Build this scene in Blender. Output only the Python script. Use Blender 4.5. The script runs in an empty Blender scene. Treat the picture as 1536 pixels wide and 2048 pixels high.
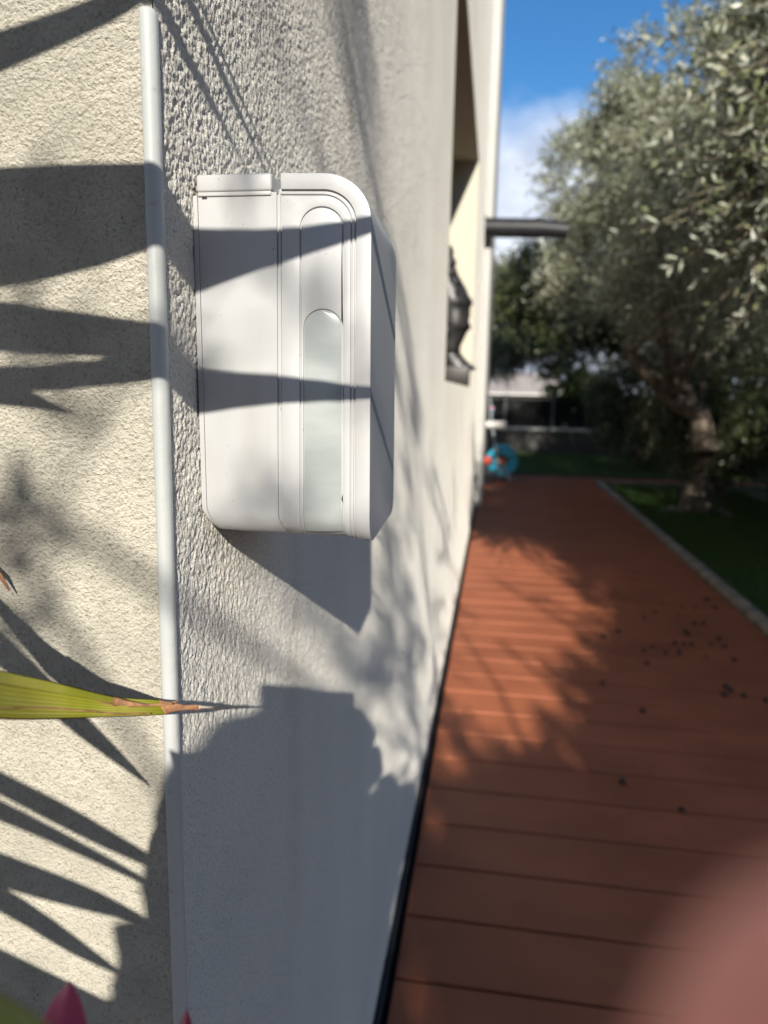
import bpy, bmesh, math, random
import numpy as np
from mathutils import Vector, Matrix
random.seed(4); rng = np.random.default_rng(7)
S = bpy.context.scene; COL = S.collection; PI = math.pi

# ------------------------------------------------------------------ camera
FPX = 1435.0
def _n(v): v = np.array(v, float); return v/np.linalg.norm(v)
V_ = _n([-166, 8566, FPX]); B_ = _n([224, -237, FPX]); B_ = _n(B_-V_*(B_@V_)); N_ = np.cross(V_, B_); N_ *= np.sign(N_[0])
RR = np.array([N_, B_, -V_])                 # camera coords (right, down, forward) -> world
CAM = np.array([.19, -.415, 1.27])
cam = bpy.data.objects.new('camera', bpy.data.cameras.new('camera')); COL.objects.link(cam)
M = Matrix.Identity(4)
for i in range(3):
    M[i][0] = RR[i, 0]; M[i][1] = -RR[i, 1]; M[i][2] = -RR[i, 2]; M[i][3] = CAM[i]
cam.matrix_world = M
cd = cam.data; cd.sensor_fit = 'VERTICAL'; cd.sensor_height = 36; cd.sensor_width = 27; cd.lens = FPX/2048*36
cd.clip_start = .002; cd.clip_end = 600
cd.dof.use_dof = True; cd.dof.focus_distance = .44; cd.dof.aperture_fstop = 6.3
S.camera = cam

# ------------------------------------------------------------------ light
SUN = _n([-.177, .892, -.417])                # direction the light travels
sun_el = math.asin(-SUN[2]); sun_az = math.atan2(-SUN[0], -SUN[1])
w = bpy.data.worlds.new('World'); S.world = w; w.use_nodes = True
nt = w.node_tree; nt.nodes.clear(); N = nt.nodes.new; Lk = nt.links.new
sky = N('ShaderNodeTexSky'); sky.sky_type = 'NISHITA'; sky.sun_disc = False
sky.sun_elevation = sun_el; sky.sun_rotation = sun_az; sky.air_density = 1.0; sky.dust_density = .3; sky.ozone_density = 4.0
bg = N('ShaderNodeBackground'); bg.inputs[1].default_value = .10
tc = N('ShaderNodeTexCoord'); mp = N('ShaderNodeMapping'); mp.inputs['Scale'].default_value = (1, 1, 1.7)
mp.inputs['Location'].default_value = (.31, .1, .17)
nz = N('ShaderNodeTexNoise'); nz.inputs['Scale'].default_value = 3.4; nz.inputs['Detail'].default_value = 6; nz.inputs['Roughness'].default_value = .5
sep = N('ShaderNodeSeparateXYZ')
el = N('ShaderNodeMapRange'); el.inputs[1].default_value = .10; el.inputs[2].default_value = .46; el.inputs[3].default_value = .40; el.inputs[4].default_value = -.14
ad = N('ShaderNodeMath'); ad.operation = 'ADD'
rp = N('ShaderNodeMapRange'); rp.inputs[1].default_value = .42; rp.inputs[2].default_value = .70; rp.interpolation_type = 'SMOOTHSTEP'
sat = N('ShaderNodeHueSaturation'); sat.inputs['Saturation'].default_value = 1.22; sat.inputs['Value'].default_value = .92
nz2 = N('ShaderNodeTexNoise'); nz2.inputs['Scale'].default_value = 5.0; nz2.inputs['Detail'].default_value = 5
cr = N('ShaderNodeMix'); cr.data_type = 'RGBA'; cr.inputs[6].default_value = (3.9, 4.4, 5.4, 1); cr.inputs[7].default_value = (6.9, 7.4, 8.2, 1)
rp2 = N('ShaderNodeMapRange'); rp2.inputs[1].default_value = .42; rp2.inputs[2].default_value = .6
mx = N('ShaderNodeMix'); mx.data_type = 'RGBA'
out = N('ShaderNodeOutputWorld')
Lk(tc.outputs['Generated'], mp.inputs[0]); Lk(mp.outputs[0], nz.inputs[0]); Lk(mp.outputs[0], nz2.inputs[0])
Lk(tc.outputs['Generated'], sep.inputs[0]); Lk(sep.outputs[2], el.inputs[0]); Lk(nz.outputs[0], ad.inputs[0]); Lk(el.outputs[0], ad.inputs[1]); Lk(ad.outputs[0], rp.inputs[0])
Lk(nz2.outputs[0], rp2.inputs[0]); Lk(rp2.outputs[0], cr.inputs[0])
Lk(sky.outputs[0], sat.inputs['Color']); Lk(sat.outputs[0], mx.inputs[6]); Lk(cr.outputs[2], mx.inputs[7]); Lk(rp.outputs[0], mx.inputs[0])
Lk(mx.outputs[2], bg.inputs[0]); Lk(bg.outputs[0], out.inputs[0])
sl = bpy.data.lights.new('sun', 'SUN'); sl.energy = 5.0; sl.angle = math.radians(.53); sl.color = (1, .94, .84)
so = bpy.data.objects.new('sun', sl); COL.objects.link(so); so.rotation_euler = Vector(tuple(SUN)).to_track_quat('-Z', 'Y').to_euler()
so.location = (2, -8, 6)
S.view_settings.view_transform = 'Standard'; S.view_settings.look = 'None'; S.view_settings.gamma = 1
S.view_settings.use_curve_mapping = False; S.view_settings.exposure = .68
S.render.engine = 'CYCLES'

# ------------------------------------------------------------------ projection helpers (measuring only)
def ray(px, py): return RR @ np.array([px-768, py-1024, FPX])
def on(px, py, ax, val):
    d = ray(px, py); return CAM + d*((val-CAM[ax])/d[ax])
def at(px, py, dist):
    d = ray(px, py); return CAM + d*(dist/FPX)
def camp(x, y, z): return CAM + RR @ np.array([x, -y, z])      # right, up, forward (m)
SU = _n(np.cross(SUN, [0, 0, 1])); SW = np.cross(SU, SUN)
def sunp(u, v, t): return CAM + SU*u + SW*v + SUN*t
def toward(P, t):                                              # slide a point along the sun's direction to depth t
    d = P-CAM; return sunp(d@SU, d@SW, t)

# ------------------------------------------------------------------ materials
def mat(name, col, rough=.6, spec=.5, metal=0., **k):
    m = bpy.data.materials.new(name); m.use_nodes = True; b = m.node_tree.nodes['Principled BSDF']
    b.inputs['Base Color'].default_value = (*col, 1); b.inputs['Roughness'].default_value = rough
    b.inputs['Specular IOR Level'].default_value = spec; b.inputs['Metallic'].default_value = metal
    for kk, v in k.items():
        b.inputs[kk.replace('_', ' ')].default_value = v
    return m
def nodes(m): return m.node_tree.nodes, m.node_tree.links, m.node_tree.nodes['Principled BSDF']
def noise(m, scale, detail=3, rough=.5, vec=None, stretch=(1, 1, 1)):
    n, l, b = nodes(m); t = n.new('ShaderNodeTexCoord'); mp = n.new('ShaderNodeMapping'); mp.inputs['Scale'].default_value = stretch
    z = n.new('ShaderNodeTexNoise'); z.inputs['Scale'].default_value = scale; z.inputs['Detail'].default_value = detail; z.inputs['Roughness'].default_value = rough
    l.new(t.outputs['Object'], mp.inputs[0]); l.new(mp.outputs[0], z.inputs[0]); return z
def vary(m, c1, c2, scale, detail=4, lo=.35, hi=.65, stretch=(1, 1, 1), prev=None):
    n, l, b = nodes(m); z = noise(m, scale, detail, .55, stretch=stretch)
    r = n.new('ShaderNodeMapRange'); r.inputs[1].default_value = lo; r.inputs[2].default_value = hi
    x = n.new('ShaderNodeMix'); x.data_type = 'RGBA'; x.inputs[6].default_value = (*c1, 1); x.inputs[7].default_value = (*c2, 1)
    l.new(z.outputs[0], r.inputs[0]); l.new(r.outputs[0], x.inputs[0])
    if prev is not None: l.new(prev, x.inputs[6])
    l.new(x.outputs[2], b.inputs['Base Color']); return x.outputs[2]
def bump(m, pairs, strength=1., dist=.001):
    """pairs: (noise output, weight)"""
    n, l, b = nodes(m); acc = None
    for o, wt in pairs:
        mm = n.new('ShaderNodeMath'); mm.operation = 'MULTIPLY'; mm.inputs[1].default_value = wt; l.new(o, mm.inputs[0])
        if acc is None: acc = mm.outputs[0]
        else:
            a = n.new('ShaderNodeMath'); a.operation = 'ADD'; l.new(acc, a.inputs[0]); l.new(mm.outputs[0], a.inputs[1]); acc = a.outputs[0]
    bp = n.new('ShaderNodeBump'); bp.inputs['Strength'].default_value = strength; bp.inputs['Distance'].default_value = dist
    l.new(acc, bp.inputs['Height']); l.new(bp.outputs[0], b.inputs['Normal'])

mA = mat('cream_stucco', (.44, .41, .33), .95, .15); mA.node_tree.nodes['Principled BSDF'].inputs['Diffuse Roughness'].default_value = .8
pr = vary(mA, (.44, .415, .345), (.54, .508, .425), 30, 3)
pr = vary(mA, (0, 0, 0), (.30, .275, .215), 430, 3, .52, .78, prev=pr)
pr = vary(mA, (0, 0, 0), (.16, .14, .10), 260, 2, .735, .77, prev=pr)      # dark pits
bump(mA, [(noise(mA, 460, 4, .65).outputs[0], 1.2), (noise(mA, 190, 3).outputs[0], .7), (noise(mA, 45, 2).outputs[0], .25), (noise(mA, 9, 3).outputs[0], 1.2)], 1, .006)
mB = mat('white_stucco', (.62, .61, .57), .95, .1); mB.node_tree.nodes['Principled BSDF'].inputs['Diffuse Roughness'].default_value = 1.
pr = vary(mB, (.71, .685, .62), (.79, .765, .70), 3.0, 4)
pr = vary(mB, (0, 0, 0), (.60, .55, .47), 1.3, 4, .62, .85, stretch=(1, 2.4, .35), prev=pr)   # faint run-off stains
pr = vary(mB, (0, 0, 0), (.36, .345, .31), 520, 3, .50, .78, prev=pr)   # crevice shading of the grain put into the colour, along with dust
bump(mB, [(noise(mB, 520, 5, .7).outputs[0], 1), (noise(mB, 130, 4, .6).outputs[0], .7)], 1, .0035)
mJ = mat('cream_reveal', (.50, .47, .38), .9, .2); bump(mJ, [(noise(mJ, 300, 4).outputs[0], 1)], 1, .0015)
mBead = mat('bead_pvc', (.36, .375, .365), .5, .3); vary(mBead, (.33, .345, .335), (.39, .40, .39), 40, 4, stretch=(1, 1, .15)); vary(mBead, (0, 0, 0), (.27, .265, .24), 90, 5, .62, .74, prev=mBead.node_tree.nodes['Principled BSDF'].inputs['Base Color'].links[0].from_socket); bump(mBead, [(noise(mBead, 120, 3).outputs[0], 1), (noise(mBead, 25, 2).outputs[0], 2)], .6, .0006)
mDev = mat('white_plastic', (.385, .388, .385), .38, .45); bump(mDev, [(noise(mDev, 2500, 2).outputs[0], 1)], .25, .00005)
vary(mDev, (.37, .375, .375), (.405, .408, .405), 12)
vary(mDev, (0, 0, 0), (.20, .19, .17), 420, 1, .775, .80, prev=vary(mDev, (0, 0, 0), (.345, .34, .325), 45, 4, .50, .80, stretch=(1, 1, .18), prev=mDev.node_tree.nodes['Principled BSDF'].inputs['Base Color'].links[0].from_socket))
mFront = mat('shaded_front_plastic', (.32, .33, .345), .4, .4); vary(mFront, (.305, .315, .33), (.335, .345, .36), 14)  # same white plastic, with the front's shade put into a darker tone
mLens = mat('lens_plastic', (.46, .50, .50), .30, .5, Subsurface_Weight=.25, Subsurface_Scale=.003); mLens.node_tree.nodes['Principled BSDF'].inputs['Coat Weight'].default_value = .3; vary(mLens, (.26, .285, .28), (.35, .37, .36), 16, 2, stretch=(1, 1, 2.5))
bump(mLens, [(noise(mLens, 60, 1, stretch=(.05, .05, 4)).outputs[0], 1), (noise(mLens, 500, 0, stretch=(.01, .01, 1)).outputs[0], .35)], .3, .0004)
mGap = mat('dark_gap', (.02, .02, .022), .8)
mPlank = mat('red_composite', (.19, .06, .032), .55, .35)
def mk_plank():
    n, l, b = nodes(mPlank)
    o = vary(mPlank, (.295, .090, .040), (.385, .124, .056), 2.5, 6, stretch=(1, 1.6, 1))
    oi = n.new('ShaderNodeObjectInfo'); r = n.new('ShaderNodeMapRange'); r.inputs[3].default_value = .94; r.inputs[4].default_value = 1.06
    l.new(oi.outputs['Random'], r.inputs[0]); h = n.new('ShaderNodeHueSaturation'); l.new(r.outputs[0], h.inputs['Value']); l.new(o, h.inputs['Color'])
    l.new(h.outputs[0], b.inputs['Base Color'])
    bump(mPlank, [(noise(mPlank, 60, 4, .6, stretch=(.06, 3, 1)).outputs[0], 1)], .6, .0004)
    g = n.new('ShaderNodeNewGeometry')
    for q in [q for q in n if q.type == 'TEX_COORD']:
        for e_ in list(q.outputs['Object'].links): l.new(g.outputs['Position'], e_.to_socket)
mk_plank()
mConc = mat('kerb_concrete', (.25, .23, .2), .9); vary(mConc, (.15, .14, .12), (.34, .31, .27), 7, 6); bump(mConc, [(noise(mConc, 60, 4).outputs[0], 1)], .8, .004)
mSoil = mat('soil', (.07, .05, .035), .95); vary(mSoil, (.045, .04, .02), (.10, .07, .045), 5); bump(mSoil, [(noise(mSoil, 30, 5).outputs[0], 1)], 1, .02)
mLawn = mat('lawn_earth', (.045, .075, .02), .95); vary(mLawn, (.03, .05, .014), (.06, .095, .025), 4)
mGrass = mat('grass_blade', (.06, .12, .022), .6)
mBlack = mat('black_metal', (.010, .010, .012), .5, .35); vary(mBlack, (.008, .008, .010), (.017, .017, .019), 9)
mBronze = mat('dark_bronze', (.035, .033, .032), .34, .6, .3); vary(mBronze, (.012, .012, .013), (.045, .043, .042), 14); bump(mBronze, [(noise(mBronze, 60, 4).outputs[0], 1)], .7, .006)
mWood = mat('plinth_shade_tone', (.028, .016, .011), .5); vary(mWood, (.008, .006, .005), (.018, .012, .010), 8, stretch=(1, 1, .2))  # near-black: the deep shadow under the bust is put into this colour
mWhite = mat('white_paint', (.66, .64, .59), .5); vary(mWhite, (.6, .58, .53), (.7, .68, .63), 6)
mBark = mat('olive_bark', (.13, .10, .075), .9); vary(mBark, (.08, .06, .045), (.19, .155, .115), 14, stretch=(1, 1, .3)); bump(mBark, [(noise(mBark, 40, 5, stretch=(1, 1, .3)).outputs[0], 1)], 1, .01)
mTwig = mat('twig_bark', (.30, .255, .17), .8); vary(mTwig, (.2, .16, .11), (.36, .31, .22), 30)
def leafmat(name, top, under, gloss=.32):
    m = mat(name, top, gloss, .5); n, l, b = nodes(m)
    g = n.new('ShaderNodeNewGeometry'); a = n.new('ShaderNodeAttribute'); a.attribute_name = 'tint'
    x = n.new('ShaderNodeMix'); x.data_type = 'RGBA'; x.inputs[6].default_value = (*top, 1); x.inputs[7].default_value = (*under, 1); l.new(g.outputs['Backfacing'], x.inputs[0])
    h = n.new('ShaderNodeHueSaturation'); mr = n.new('ShaderNodeMapRange'); mr.inputs[3].default_value = .6; mr.inputs[4].default_value = 1.5
    mh = n.new('ShaderNodeMapRange'); mh.inputs[3].default_value = .515; mh.inputs[4].default_value = .475
    l.new(a.outputs['Fac'], mr.inputs[0]); l.new(a.outputs['Fac'], mh.inputs[0]); l.new(mr.outputs[0], h.inputs['Value']); l.new(mh.outputs[0], h.inputs['Hue']); l.new(x.outputs[2], h.inputs['Color'])
    l.new(h.outputs[0], b.inputs['Base Color'])
    tr = n.new('ShaderNodeBsdfTranslucent'); ms = n.new('ShaderNodeMixShader'); ms.inputs[0].default_value = .18; l.new(h.outputs[0], tr.inputs[0])
    l.new(b.outputs[0], ms.inputs[1]); l.new(tr.outputs[0], ms.inputs[2]); l.new(ms.outputs[0], n['Material Output'].inputs[0]); return m
mOlive = leafmat('olive_leaf', (.145, .165, .088), (.33, .35, .275))
mDark = leafmat('laurel_leaf', (.045, .070, .022), (.09, .11, .05), .3)
mLime = leafmat('lime_leaf', (.17, .21, .035), (.22, .26, .07), .4)
# strap leaf
mStrap = mat('strap_leaf', (.22, .24, .02), .38, .5)
def mk_strap():
    n, l, b = nodes(mStrap)
    a = n.new('ShaderNodeAttribute'); a.attribute_name = 'across'
    wv = n.new('ShaderNodeMath'); wv.operation = 'MULTIPLY'; wv.inputs[1].default_value = 58; sn = n.new('ShaderNodeMath'); sn.operation = 'SINE'
    l.new(a.outputs['Fac'], wv.inputs[0]); l.new(wv.outputs[0], sn.inputs[0])
    z = noise(mStrap, 30, 3)
    x = n.new('ShaderNodeMix'); x.data_type = 'RGBA'; x.inputs[6].default_value = (.27, .275, .022, 1); x.inputs[7].default_value = (.46, .42, .09, 1)
    r = n.new('ShaderNodeMapRange'); r.inputs[1].default_value = .3; r.inputs[2].default_value = .68; l.new(z.outputs[0], r.inputs[0])
    l.new(r.outputs[0], x.inputs[0])
    y = n.new('ShaderNodeMix'); y.data_type = 'RGBA'; y.blend_type = 'MULTIPLY'; y.inputs[7].default_value = (.80, .84, .6, 1)
    r2 = n.new('ShaderNodeMapRange'); r2.inputs[1].default_value = .2; r2.inputs[2].default_value = 1.; l.new(sn.outputs[0], r2.inputs[0]); l.new(r2.outputs[0], y.inputs[0]); l.new(x.outputs[2], y.inputs[6])
    l.new(y.outputs[2], b.inputs['Base Color'])
    tr = n.new('ShaderNodeBsdfTranslucent'); ms = n.new('ShaderNodeMixShader'); ms.inputs[0].default_value = .22; l.new(y.outputs[2], tr.inputs[0])
    l.new(b.outputs[0], ms.inputs[1]); l.new(tr.outputs[0], ms.inputs[2]); l.new(ms.outputs[0], n['Material Output'].inputs[0])
    bp = n.new('ShaderNodeBump'); bp.inputs['Strength'].default_value = .5; bp.inputs['Distance'].default_value = .0004; l.new(sn.outputs[0], bp.inputs['Height']); l.new(bp.outputs[0], b.inputs['Normal'])
mk_strap()
mDry = mat('dry_leaf', (.30, .14, .06), .7); vary(mDry, (.16, .07, .04), (.42, .22, .10), 160, 4)
mDryPale = mat('pale_fibre', (.42, .36, .26), .7)
mPetal = mat('pink_petal', (.36, .06, .12), .5, .3, Subsurface_Weight=.2, Subsurface_Scale=.004); vary(mPetal, (.27, .035, .085), (.46, .10, .17), 45, 3, stretch=(1, 1, .3))
mSkin = mat('skin', (.98, .38, .31), .5, .4, Subsurface_Weight=.6, Subsurface_Scale=.01)
mSkin.node_tree.nodes['Principled BSDF'].inputs['Subsurface Radius'].default_value = (1., .25, .15)
mNail = mat('nail', (.80, .48, .42), .25)
mCoat = mat('navy_coat', (.03, .04, .07), .9); mJeans = mat('jeans', (.05, .07, .13), .9); mHair = mat('hair', (.03, .018, .01), .6); mShoe = mat('shoe', (.3, .3, .3), .6)

# ------------------------------------------------------------------ object helpers
def link(name, me, m=None, parent=None, smooth=None):
    o = bpy.data.objects.new(name, me); COL.objects.link(o)
    if m is not None:
        for q in (m if isinstance(m, (list, tuple)) else [m]): me.materials.append(q)
    if parent is not None: o.parent = parent
    if smooth: me.shade_smooth() if smooth is True else shade(me, smooth)
    return o
def shade(me, ang):
    me.shade_smooth()
    try: me.set_sharp_from_angle(angle=math.radians(ang))
    except Exception: pass
def from_bm(name, bm, m, parent=None, smooth=None):
    bmesh.ops.recalc_face_normals(bm, faces=bm.faces); me = bpy.data.meshes.new(name); bm.to_mesh(me); bm.free(); return link(name, me, m, parent, smooth)
def mesh(name, v, f, m, parent=None, smooth=None):
    me = bpy.data.meshes.new(name); me.from_pydata([tuple(p) for p in v], [], [tuple(q) for q in f]); me.update(); return link(name, me, m, parent, smooth)
def npmesh(name, v, f, m, parent=None, mi=None, tint=None, smooth=False):
    """v (n,3), f (k,3|4) numpy"""
    me = bpy.data.meshes.new(name); k = f.shape[1]
    me.vertices.add(len(v)); me.vertices.foreach_set('co', np.ascontiguousarray(v, np.float32).ravel())
    me.loops.add(f.size); me.loops.foreach_set('vertex_index', np.ascontiguousarray(f, np.int32).ravel())
    me.polygons.add(len(f)); me.polygons.foreach_set('loop_start', np.arange(0, f.size, k, dtype=np.int32))
    o = link(name, me, m, parent)
    if mi is not None: me.polygons.foreach_set('material_index', np.ascontiguousarray(mi, np.int32))
    if tint is not None:
        a = me.attributes.new('tint', 'FLOAT', 'POINT'); a.data.foreach_set('value', np.ascontiguousarray(tint, np.float32))
    if smooth: me.polygons.foreach_set('use_smooth', np.ones(len(f), bool))
    me.update(); me.validate(); return o
def thing(name, label, cat, loc=(0, 0, 0), group=None):
    o = bpy.data.objects.new(name, None); COL.objects.link(o); o.location = tuple(loc); o.empty_display_size = .1
    o['label'] = label; o['category'] = cat
    if group: o['group'] = group
    return o
def tag(o, label, cat, group=None):
    o['label'] = label; o['category'] = cat
    if group: o['group'] = group
    return o
def structure(o): o['kind'] = 'structure'; return o
def box(bm, x0, y0, z0, x1, y1, z1, bev=0, seg=2):
    r = bmesh.ops.create_cube(bm, size=1); bmesh.ops.scale(bm, vec=(x1-x0, y1-y0, z1-z0), verts=r['verts'])
    bmesh.ops.translate(bm, vec=((x0+x1)/2, (y0+y1)/2, (z0+z1)/2), verts=r['verts'])
    if bev:
        ed = list({e for v in r['verts'] for e in v.link_edges}); bmesh.ops.bevel(bm, geom=ed, offset=bev, segments=seg, profile=.5, affect='EDGES')
def boxo(name, dims, m, parent=None, bev=0, seg=2, smooth=None):
    bm = bmesh.new(); box(bm, *dims, bev, seg); return from_bm(name, bm, m, parent, smooth or (35 if bev else None))
def tube(bm, pts, rad, n=8, cap=True):
    pts = [Vector(tuple(p)) for p in pts]; rad = rad if isinstance(rad, (list, tuple)) else [rad]*len(pts); rings = []
    up = Vector((0, 0, 1))
    for i, p in enumerate(pts):
        d = (pts[min(i+1, len(pts)-1)]-pts[max(i-1, 0)]).normalized()
        a = d.cross(up); a = a if a.length > .05 else d.cross(Vector((1, 0, 0))); a.normalize(); b = d.cross(a).normalized()
        rings.append([bm.verts.new(p+(a*math.cos(2*PI*k/n)+b*math.sin(2*PI*k/n))*rad[i]) for k in range(n)])
    for r, q in zip(rings, rings[1:]):
        for k in range(n): bm.faces.new((r[k], r[(k+1) % n], q[(k+1) % n], q[k]))
    if cap: bm.faces.new(rings[0][::-1]); bm.faces.new(rings[-1])
def tubeo(name, pts, rad, m, parent=None, n=10): bm = bmesh.new(); tube(bm, pts, rad, n); return from_bm(name, bm, m, parent, 45)
def sub(o, lv): q = o.modifiers.new('s', 'SUBSURF'); q.levels = lv; q.render_levels = lv; return o
def rel(o, parent):       # parent while keeping world position
    o.parent = parent; o.matrix_parent_inverse = Matrix.Translation(-Vector(parent.location)); return o

# value noise for displaced plaster
def vnoise(x, y, seed):
    xi = np.floor(x).astype(np.int64); yi = np.floor(y).astype(np.int64); fx = x-xi; fy = y-yi
    fx = fx*fx*(3-2*fx); fy = fy*fy*(3-2*fy)
    def h(a, b):
        n = (a*374761393+b*668265263+seed*1274126177) & 0xffffffff; n = ((n ^ (n >> 13))*1103515245) & 0xffffffff
        return ((n ^ (n >> 16)) & 0xffff)/65535.
    return (h(xi, yi)*(1-fx)+h(xi+1, yi)*fx)*(1-fy)+(h(xi, yi+1)*(1-fx)+h(xi+1, yi+1)*fx)*fy

# ================================================================== HOUSE
house = thing('house', 'pale stucco house whose rounded corner and long side wall fill the left half', 'house')
Z_HEAD, Z_SILL, Y_O1, Y_O2 = 2.89, 1.315, 2.30, 5.02
YA = -.020
# side wall, near stretch: real relief
ys = [-.0165]
while ys[-1] < 1.9: ys.append(ys[-1]+max(.0011, (ys[-1]+.415)*.0021))
ys = np.array(ys); zs = []
z = .02
while z < 2.5: zs.append(z); z += .0014 if .82 < z < 1.62 else (.003 if .6 < z < 1.9 else .009)
zs = np.array(zs); Yg, Zg = np.meshgrid(ys, zs)
hgt = (vnoise(Yg*640+3, Zg*640, 1)-.5)*1.25+(vnoise(Yg*390, Zg*400, 2)-.5)*1.2+(vnoise(Yg*1000, Zg*900, 3)-.5)*.8
rid = 1-np.abs(vnoise(Yg*150+9*vnoise(Yg*60, Zg*40, 9), Zg*95+5*vnoise(Yg*50, Zg*50, 12), 5)*2-1); low = np.clip((1.35-Zg)/.35, 0, 1)
hgt = hgt*(1-.35*low)-rid**4*(.15+.28*low)+(vnoise(Yg*40, Zg*34, 6)-.5)*.9
amp = .00078*np.clip((Yg+.0165)/.006, 0, 1)*np.clip((1.9-Yg)/.1, 0, 1)*(1+.2*vnoise(Yg*5, Zg*5, 8))
X = hgt*amp; ny, nzz = len(ys), len(zs)
vv = np.stack([X, Yg, Zg], -1).reshape(-1, 3); ii = np.arange(ny*nzz).reshape(nzz, ny)
ff = np.stack([ii[:-1, :-1], ii[:-1, 1:], ii[1:, 1:], ii[1:, :-1]], -1).reshape(-1, 4)
print('wall grid', len(ff))
npmesh('plaster_relief', vv, ff, mB, house, smooth=True)
def quadwall(name, rects, m, thick=None):
    bm = bmesh.new()
    for a in rects: bm.faces.new([bm.verts.new(tuple(p)) for p in a])
    bmesh.ops.remove_doubles(bm, verts=bm.verts, dist=1e-5)
    me = bpy.data.meshes.new(name); bm.to_mesh(me); bm.free(); return link(name, me, m, house)
def rx(x, y0, z0, y1, z1): return [(x, y0, z0), (x, y1, z0), (x, y1, z1), (x, y0, z1)]
YP, XP, YE, ZT = 7.65, .075, 11.2, 8.6
zt = float(zs[-1])
quadwall('side_wall', [rx(0, 0, zt, 1.9+.005, ZT), rx(0, ys[-1], .0, Y_O1, zt), rx(0, ys[-1], zt, Y_O1, ZT), rx(0, Y_O1, 0, Y_O2, Z_SILL), rx(0, Y_O1, Z_HEAD, Y_O2, ZT), rx(0, Y_O2, 0, YP, ZT)], mB)
mPil = mat('pilaster_paint', (.42, .415, .39), .9); vary(mPil, (.40, .395, .37), (.45, .44, .415), 2.5); bump(mPil, [(noise(mPil, 200, 4).outputs[0], 1)], 1, .003)
boxo('pilaster', (-.3, YP, 0, XP, YE, ZT), mPil, house, .006)
RD = .52
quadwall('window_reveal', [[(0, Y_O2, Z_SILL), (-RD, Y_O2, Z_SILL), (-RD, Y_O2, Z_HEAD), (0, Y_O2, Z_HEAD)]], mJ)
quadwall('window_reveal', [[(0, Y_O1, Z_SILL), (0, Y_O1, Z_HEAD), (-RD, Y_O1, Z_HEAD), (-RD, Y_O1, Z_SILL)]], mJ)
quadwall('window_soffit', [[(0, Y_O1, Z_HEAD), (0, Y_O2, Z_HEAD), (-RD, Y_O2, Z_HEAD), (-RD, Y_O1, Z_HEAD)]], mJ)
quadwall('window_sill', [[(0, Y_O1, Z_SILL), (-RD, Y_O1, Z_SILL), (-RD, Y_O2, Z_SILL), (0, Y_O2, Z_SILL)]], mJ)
wf = thing('window', '', ''); del wf['label'], wf['category']; wf.parent = house
for d in ((-RD-.05, Y_O1, Z_SILL, -RD, Y_O1+.08, Z_HEAD), (-RD-.05, Y_O2-.08, Z_SILL, -RD, Y_O2, Z_HEAD), (-RD-.05, Y_O1+.08, Z_SILL, -RD, Y_O2-.08, Z_SILL+.08), (-RD-.05, Y_O1+.08, Z_HEAD-.08, -RD, Y_O2-.08, Z_HEAD), (-RD-.05, 3.62, Z_SILL+.08, -RD, 3.70, Z_HEAD-.08)):
    boxo('frame', d, mBlack, wf)
mGlass = mat('window_glass', (.02, .025, .03), .05, .8); boxo('glass', (-RD-.04, Y_O1+.08, Z_SILL+.08, -RD-.03, Y_O2-.08, Z_HEAD-.08), mGlass, wf)
# front wall
quadwall('front_wall', [[(-5, YA, -.1), (-.006, YA, -.1), (-.006, YA, ZT), (-5, YA, ZT)]], mA)
# solid behind the skins (stops light leaking, back of the house)
boxo('inner_wall', (-5, .25, -.1, -RD-.12, YE, ZT-.02), mJ, house)
boxo('roof_slab', (-5.1, -.12+.2, ZT-.01, .02, YE+.1, ZT+.15), mWhite, house)
# corner bead: quarter-round plastic profile, rounded top
zb1 = on(305, 10, 1, YA)[2]
bm = bmesh.new(); prof = [(-.0066, YA+.002), (-.0066, YA-.0001), (-.0060, YA-.0008)]+[(-.0036+.0052*math.sin(t), YA+.0040-.0052*math.cos(t)) for t in [PI/2*k/8 for k in range(9)]]+[(.0015, YA+.006), (-.004, YA+.007)]
rings = []
for zz, sc in ((0.0, 1), (zb1-.004, 1), (zb1-.0015, .96), (zb1-.0003, .8), (zb1, .5)):
    rings.append([bm.verts.new((-.0045+(x+.0045)*sc, YA+.003+(y-YA-.003)*sc, zz)) for x, y in prof])
for r, q in zip(rings, rings[1:]):
    for k in range(len(prof)): bm.faces.new((r[k], r[(k+1) % len(prof)], q[(k+1) % len(prof)], q[k]))
bm.faces.new(rings[-1])
from_bm('corner_bead', bm, mBead, house, 50)
quadwall('corner_return', [[(-.006, YA, zb1-.002), (-.001, YA+.004, zb1-.002), (-.001, YA+.004, ZT), (-.006, YA, ZT)]], mA)

# ================================================================== GROUND
def plane(name, x0, y0, x1, y1, z, m): return structure(mesh(name, [(x0, y0, z), (x1, y0, z), (x1, y1, z), (x0, y1, z)], [(0, 1, 2, 3)], m))
plane('ground', -200, -200, 200, 300, -.12, mSoil)
plane('lawn', 1.80, -8, 6.2, 10.45, -.02, mLawn)
plane('far_lawn', -3, 11.5, 9, 15.9, -.016, mLawn)
deck = bpy.data.objects.new('deck', None); COL.objects.link(deck); structure(deck)
DX0, DX1 = .026, 1.70; PITCH = .197
pm = None
for i in range(-9, 57):
    y0 = .964+.197*(i-5)
    w_ = DX1-DX0
    if y0 > 10.65: w_ = 4.6-DX0
    if pm is None or y0 > 10.65:
        o = boxo('plank', (0, .004, -.024, w_, PITCH-.005, 0), mPlank, deck, .0022, 2, smooth=8)
        if y0 <= 10.65: pm = o.data
    else:
        o = bpy.data.objects.new('plank', pm); COL.objects.link(o); o.parent = deck
    o.location = (DX0+random.uniform(-.001, .001), y0, random.uniform(-.0003, .0003))
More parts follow.
